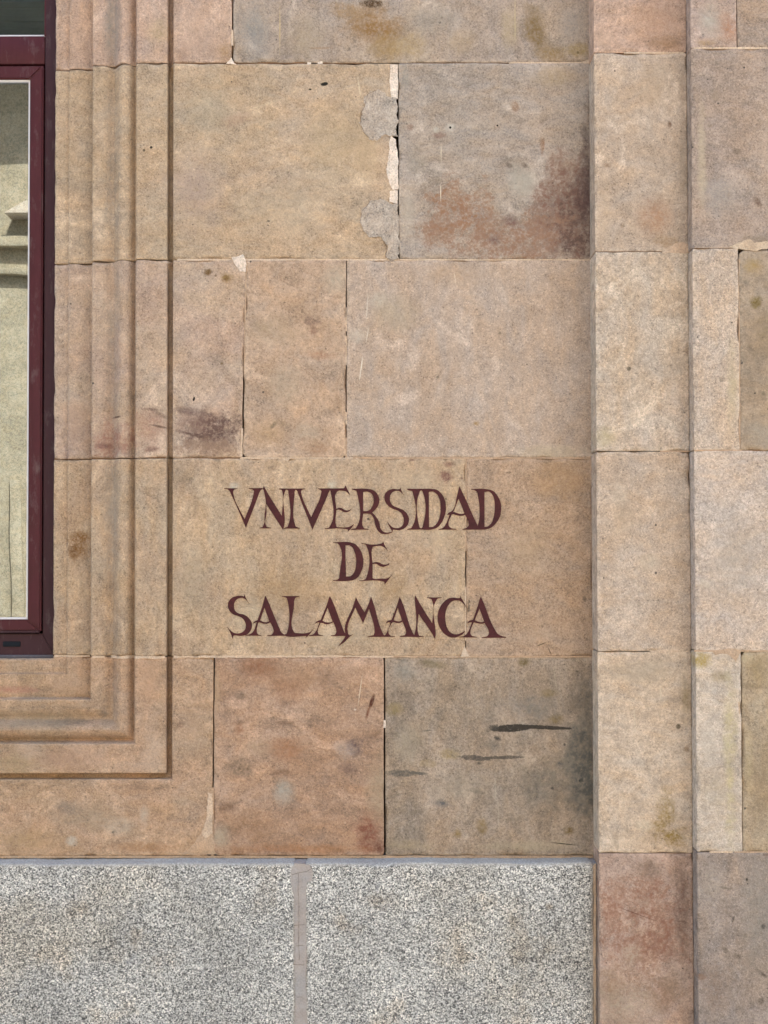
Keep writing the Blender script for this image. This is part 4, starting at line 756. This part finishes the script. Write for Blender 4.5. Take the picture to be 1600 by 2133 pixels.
# ------------------------------------------------------------------ the inscription
Z2 = lambda x, y: (440 + x / 5, 990 + y / 5)
Z3 = lambda x, y: (740 + x / 4.706, 990 + y / 4.706)
Z4 = lambda x, y: (660 + x / 8, 1110 + y / 8)
Z5 = lambda x, y: (450 + x / 5, 1220 + y / 5)
Z6 = lambda x, y: (740 + x / 4.848, 1220 + y / 4.848)
A_ = lambda s: [tuple(map(float, p.split(','))) for p in s.split()]
LET = [
 ('V', Z2, ["135,135 275,136 273,141 240,150 229,168 233,200 348,458 440,200 446,165 432,149 392,142 391,135 548,133 525,146 508,168 490,215 362,548 205,190 190,160 170,146 136,141"]),
 ('N', Z2, ["549,114 562,138 736,422 742,175 735,153 706,144 706,138 800,138 800,145 776,152 768,170 757,540 748,568 570,290 570,520 580,540 624,547 624,552 500,552 502,547 534,540 544,520 547,160 540,134"]),
 ('I', Z2, ["780,138 886,138 886,146 873,158 869,200 869,500 881,535 922,549 921,555 754,555 756,549 795,538 806,510 806,190 802,160 780,146"]),
 ('V', Z2, ["868,138 979,138 977,144 946,150 936,166 941,195 1041,435 1145,190 1149,166 1136,151 1112,143 1110,137 1240,137 1238,152 1226,176 1210,215 1055,568 905,190 893,160 868,146"]),
 ('E', Z2, ["1208,138 1384,135 1400,105 1424,155 1450,214 1430,190 1405,170 1380,163 1320,166 1306,180 1304,350 1335,338 1360,342 1390,360 1425,366 1462,349 1445,370 1410,385 1375,379 1345,363 1320,357 1304,362 1301,520 1308,540 1400,543 1440,535 1491,506 1465,545 1421,592 1425,564 1390,557 1184,560 1183,553 1225,545 1242,520 1245,180 1240,156 1208,146"]),
 ('R', Z3, ["-33,132 120,133 170,143 215,180 237,235 228,290 200,335 168,364 200,400 235,460 250,520 280,555 310,562 345,556 360,552 364,560 330,572 290,577 250,568 215,530 195,480 180,420 150,383 115,375 78,377 76,500 88,520 131,526 131,532 -40,534 -38,527 5,520 18,500 18,175 12,152 -30,140", "78,163 110,160 150,172 175,205 181,250 170,300 140,340 105,351 78,351"]),
 ('S', Z3, ["443,120 458,160 481,196 455,172 430,155 400,152 370,164 348,190 340,220 348,265 375,300 420,318 470,340 510,380 527,430 515,485 475,525 420,538 385,534 370,533 366,556 345,520 309,445 335,480 360,505 395,517 430,515 460,495 475,460 473,415 450,370 415,345 370,330 320,295 292,250 287,210 300,170 335,143 380,133 420,138 437,134"]),
 ('I', Z3, ["508,132 652,132 652,145 638,152 628,175 624,480 632,510 647,524 647,531 510,534 512,527 550,515 565,490 566,180 558,155 512,139"]),
 ('D', Z3, ["640,132 745,133 800,142 850,185 880,245 890,310 880,390 850,460 800,515 745,532 640,532 640,524 658,510 667,480 665,175 655,152 640,146", "722,164 760,160 800,185 830,245 838,310 830,400 800,470 760,505 724,508"]),
 ('A', Z3, ["1022,109 1050,165 1190,470 1213,515 1235,526 1235,533 1051,533 1053,526 1090,515 1112,490 1110,460 1078,388 1040,398 1000,393 960,383 946,385 915,470 920,500 940,517 993,526 993,532 817,534 819,528 860,515 885,485 925,385 900,391 915,368 938,357 1000,190 1010,150", "1014,230 1071,372 1040,380 1000,370 962,358"]),
 ('D', Z3, ["1138,135 1290,136 1350,152 1398,205 1426,270 1431,335 1415,415 1380,470 1330,515 1275,531 1180,532 1195,515 1203,490 1203,200 1195,166 1170,147 1138,141", "1267,164 1310,160 1345,190 1365,250 1368,330 1355,420 1330,475 1300,500 1268,506"]),
 ('D', Z4, ["270,157 570,160 640,185 710,260 755,350 775,450 770,560 735,660 680,745 600,790 520,800 268,799 270,790 340,780 375,755 380,215 365,190 335,173 272,167", "480,209 545,210 590,240 630,320 655,440 650,560 620,660 570,715 488,728 486,600 478,400"]),
 ('E', Z4, ["745,164 800,178 1060,180 1090,170 1105,139 1130,200 1186,306 1140,255 1085,222 940,226 928,250 928,505 960,490 1000,485 1050,498 1100,525 1140,530 1180,520 1211,499 1205,522 1160,550 1100,565 1050,553 1000,520 960,515 930,521 930,755 960,765 1090,762 1150,762 1200,745 1264,684 1210,760 1130,862 1125,814 1080,803 708,803 705,796 770,788 815,765 825,740 832,230 820,205 795,186 747,180"]),
 ('S', Z5, ["297,88 312,130 356,196 325,160 290,130 250,128 215,145 193,175 188,215 200,260 235,288 290,300 340,335 370,380 375,420 360,470 320,510 260,523 200,518 182,520 176,560 160,515 111,420 140,455 180,488 230,497 280,480 305,450 312,420 300,375 270,335 225,315 175,295 140,260 125,215 130,170 160,130 210,108 260,105 291,112"]),
 ('A', Z5, ["515,101 540,155 660,440 685,490 722,513 722,521 534,523 536,517 585,505 600,480 598,455 565,382 530,396 490,395 452,383 440,386 425,460 428,490 440,508 473,516 473,521 304,520 306,514 355,505 385,480 425,378 405,385 381,399 395,378 415,365 432,360 497,165 505,130", "505,228 555,370 530,380 490,375 460,362"]),
 ('L', Z5, ["685,108 869,108 867,115 835,122 818,145 814,200 812,480 822,492 950,492 985,478 1016,444 985,495 934,545 942,524 720,522 703,515 735,500 745,470 746,160 738,130 715,118 687,113"]),
 ('A', Z5, ["1187,107 1210,155 1320,440 1340,490 1366,518 1366,524 1196,525 1198,519 1240,508 1253,485 1250,455 1222,380 1190,395 1150,403 1110,390 1090,386 1068,440 1060,480 1070,508 1116,517 1116,521 968,524 970,518 1015,505 1040,475 1078,382 1055,385 1029,399 1045,375 1070,362 1090,358 1165,165 1175,130", "1163,230 1215,372 1190,382 1150,382 1110,365"]),
 ('M', Z6, ["8,116 25,150 95,270 140,170 152,135 160,111 180,165 270,460 290,500 330,508 400,510 400,516 129,517 131,510 185,500 197,470 195,440 140,235 80,380 0,220 -75,465 -68,490 -55,503 -14,484 -60,520 -110,570 -176,614 -135,565 -105,520 -97,490 -100,480 -15,190 0,140"]),
 ('A', Z6, ["450,112 475,170 575,460 590,490 612,508 612,516 449,517 451,511 500,500 513,475 510,450 478,362 455,375 425,378 390,368 375,369 335,455 340,485 355,503 402,511 402,516 284,516 286,510 305,495 320,470 358,370 335,370 309,383 325,360 345,350 368,345 430,175 440,140", "430,225 472,350 450,360 420,358 388,348"]),
 ('N', Z6, ["608,99 625,130 778,380 780,160 770,136 724,123 724,117 874,119 873,125 830,133 815,155 812,500 808,544 790,510 640,285 636,480 645,503 693,513 693,518 575,518 577,510 595,500 602,480 604,170 602,130"]),
 ('C', Z6, ["1059,94 1078,135 1100,170 1123,223 1095,185 1060,155 1020,148 980,158 940,200 915,260 910,330 920,400 950,460 1000,490 1040,488 1080,472 1112,453 1100,475 1060,505 1010,522 960,520 900,485 855,425 835,360 833,300 850,230 890,170 940,130 990,120 1040,125 1062,122"]),
 ('A', Z6, ["1268,107 1290,155 1410,440 1440,485 1480,508 1525,519 1525,526 1279,527 1281,521 1335,508 1350,485 1347,455 1308,378 1280,385 1240,380 1205,372 1195,373 1165,455 1165,485 1180,508 1232,518 1232,523 1050,521 1052,516 1100,508 1130,480 1180,370 1160,370 1132,381 1145,360 1170,348 1190,345 1245,180 1258,135", "1255,230 1303,362 1280,368 1240,362 1208,348"]),
]
def smooth_loop(p, step=1.3):
    n = len(p); V = [Vector(q) for q in p]; out = []; corner = []; tan = []
    for i in range(n):
        a = V[i] - V[i - 1]; b = V[(i + 1) % n] - V[i]
        corner.append(a.angle(b, 0) > math.radians(46))
        la, lb = a.length, b.length
        t = (a / la * lb + b / lb * la) / (la + lb); tan.append(t.normalized() if t.length > 0 else t)
    for i in range(n):
        j = (i + 1) % n; s = V[j] - V[i]; L = s.length
        m0 = s if corner[i] else tan[i] * L; m1 = s if corner[j] else tan[j] * L
        k = 1 if (corner[i] and corner[j]) else max(1, min(8, int(L / step)))
        for q in range(k):
            t = q / k; t2, t3 = t * t, t * t * t
            out.append(V[i] * (2 * t3 - 3 * t2 + 1) + m0 * (t3 - 2 * t2 + t) + V[j] * (-2 * t3 + 3 * t2) + m1 * (t3 - t2))
    return out
m_let, T, b = newmat('maroon_lettering_paint'); P = T.pos()
a = T.noise(P, 130, 5, .65); e = T.noise(P, 25, 4, .6); e2 = T.noise(P, 420, 2, .6)
cc = T.mix(T.mapr(e, .35, .65, 0, 1), alb((92, 44, 43), .58), alb((78, 39, 39), .58))
cc = T.scalecol(cc, T.math('ADD', T.mapr(a, .3, .7, .84, 1.16), T.mapr(e2, .3, .7, -.12, .12)))
cc = T.mix(T.mapr(T.noise(P, 90, 6, .7), .66, .72, 0, .35), cc, alb((150, 120, 104)))
T.put(b.inputs['Base Color'], cc); b.inputs['Roughness'].default_value = .6; b.inputs['Specular IOR Level'].default_value = .15
T.put(b.inputs['Normal'], T.bump(T.noise(P, 280, 3, .6), .35, .0012))
ins = thing('inscription', 'maroon serif lettering reading VNIVERSIDAD DE SALAMANCA on the sandstone', 'inscription', (0, 0, W(760, 1330)[1]))
dg_tmp = []
from mathutils.geometry import tessellate_polygon
for i, (ch, tr, loops) in enumerate(LET):
    LL = []
    for s in loops:
        pts = smooth_loop([tr(*q) for q in A_(s)])
        res = []
        for k_, p_ in enumerate(pts):                       # brush-painted edges are never quite true
            nv = mn.noise_vector(Vector((p_.x * .22, p_.y * .22, i))) * .2
            res.append(W(p_.x + nv.x, p_.y + nv.y, -.001))
        LL.append(res)
    yf = -.0011 - .00007 * (i % 3)
    tris = tessellate_polygon([[Vector((x, z, 0)) for x, z in l] for l in LL])
    flat = [p for l in LL for p in l]; m = len(flat)
    vs = [(x, yf, z) for x, z in flat] + [(x, .0006, z) for x, z in flat]; fs = []
    for t in tris:
        pa_, pb_, pc_ = (flat[k] for k in t)
        ar = (pb_[0] - pa_[0]) * (pc_[1] - pa_[1]) - (pb_[1] - pa_[1]) * (pc_[0] - pa_[0])
        fs.append(tuple(t) if ar > 0 else (t[0], t[2], t[1]))
    off = 0
    for l in LL:
        n = len(l)
        for k in range(n): fs.append((off + k, off + (k + 1) % n, m + off + (k + 1) % n, m + off + k))
        off += n
    me = bpy.data.meshes.new('letter'); me.from_pydata(vs, [], fs); me.update()
    o = link('letter', me, m_let); parent_keep(o, ins); o['label'] = 'maroon painted serif letter ' + ch

# ------------------------------------------------------------------ across the street: what the panes reflect
opp_m = stone_mat((194, 191, 175), (172, 169, 153), grain=.25, mottle=.9, pits=0)
opp2_m = stone_mat((238, 232, 220), (230, 222, 206), grain=.5)
opp = thing('opposite_building', 'sunlit yellow sandstone building across the street, mirrored in the window', 'building', (-4, -9.5, GZ))
def ob(name, x0, x1, y0, y1, z0, z1, m, bev=.01):
    return boxmesh(name, x0, x1, y0, y1, z0, z1, m, opp, bev)
ob('wall', -18, 12, -10.5, -9.5, GZ, 4.45, opp_m, 0)
ob('string_course', -17.9, 11.9, -9.499, -9.37, 2.58, 2.68, opp_m); ob('string_course', -17.9, 11.9, -9.499, -9.41, 2.33, 2.385, opp_m)
me = bpy.data.meshes.new('cornice_end')
tri = [(-3.28, 2.84), (-2.0, 2.84), (-2.0, 2.96), (-3.08, 2.945), (-3.13, 2.92)]
vs = [(x, -9.22, z) for x, z in tri] + [(x, -9.499, z) for x, z in tri]; n = len(tri)
me.from_pydata(vs, [], [tuple(range(n - 1, -1, -1)), tuple(range(n, 2 * n))] + [(k, (k + 1) % n, n + (k + 1) % n, n + k) for k in range(n)]); me.update()
o = link('cornice_end', me, opp2_m); parent_keep(o, opp)
ob('pilaster', -3.265, -3.17, -9.499, -9.46, GZ, .54, opp_m)
soff_m = plain_mat('eaves_boards', (.13, .14, .14), .8, .2)
for k in range(6):
    ob('eaves_board', -18, 12, -9.6 + k * .175, -9.431 + k * .175, 4.451, 4.49, soff_m, .006)
ob('roof', -18, 12, -10.5, -8.5, 4.495, 4.8, soff_m, 0)
# unseen tall mass, added on the left to shade that side of the street
tow = thing('added_shade_front', 'unseen tall sandstone mass added left of the window to shade the street', 'building', (-6, 0, GZ))
boxmesh('wall', -14, XL - .403, -.02, .6, GZ, 9.5, M['up'], tow)
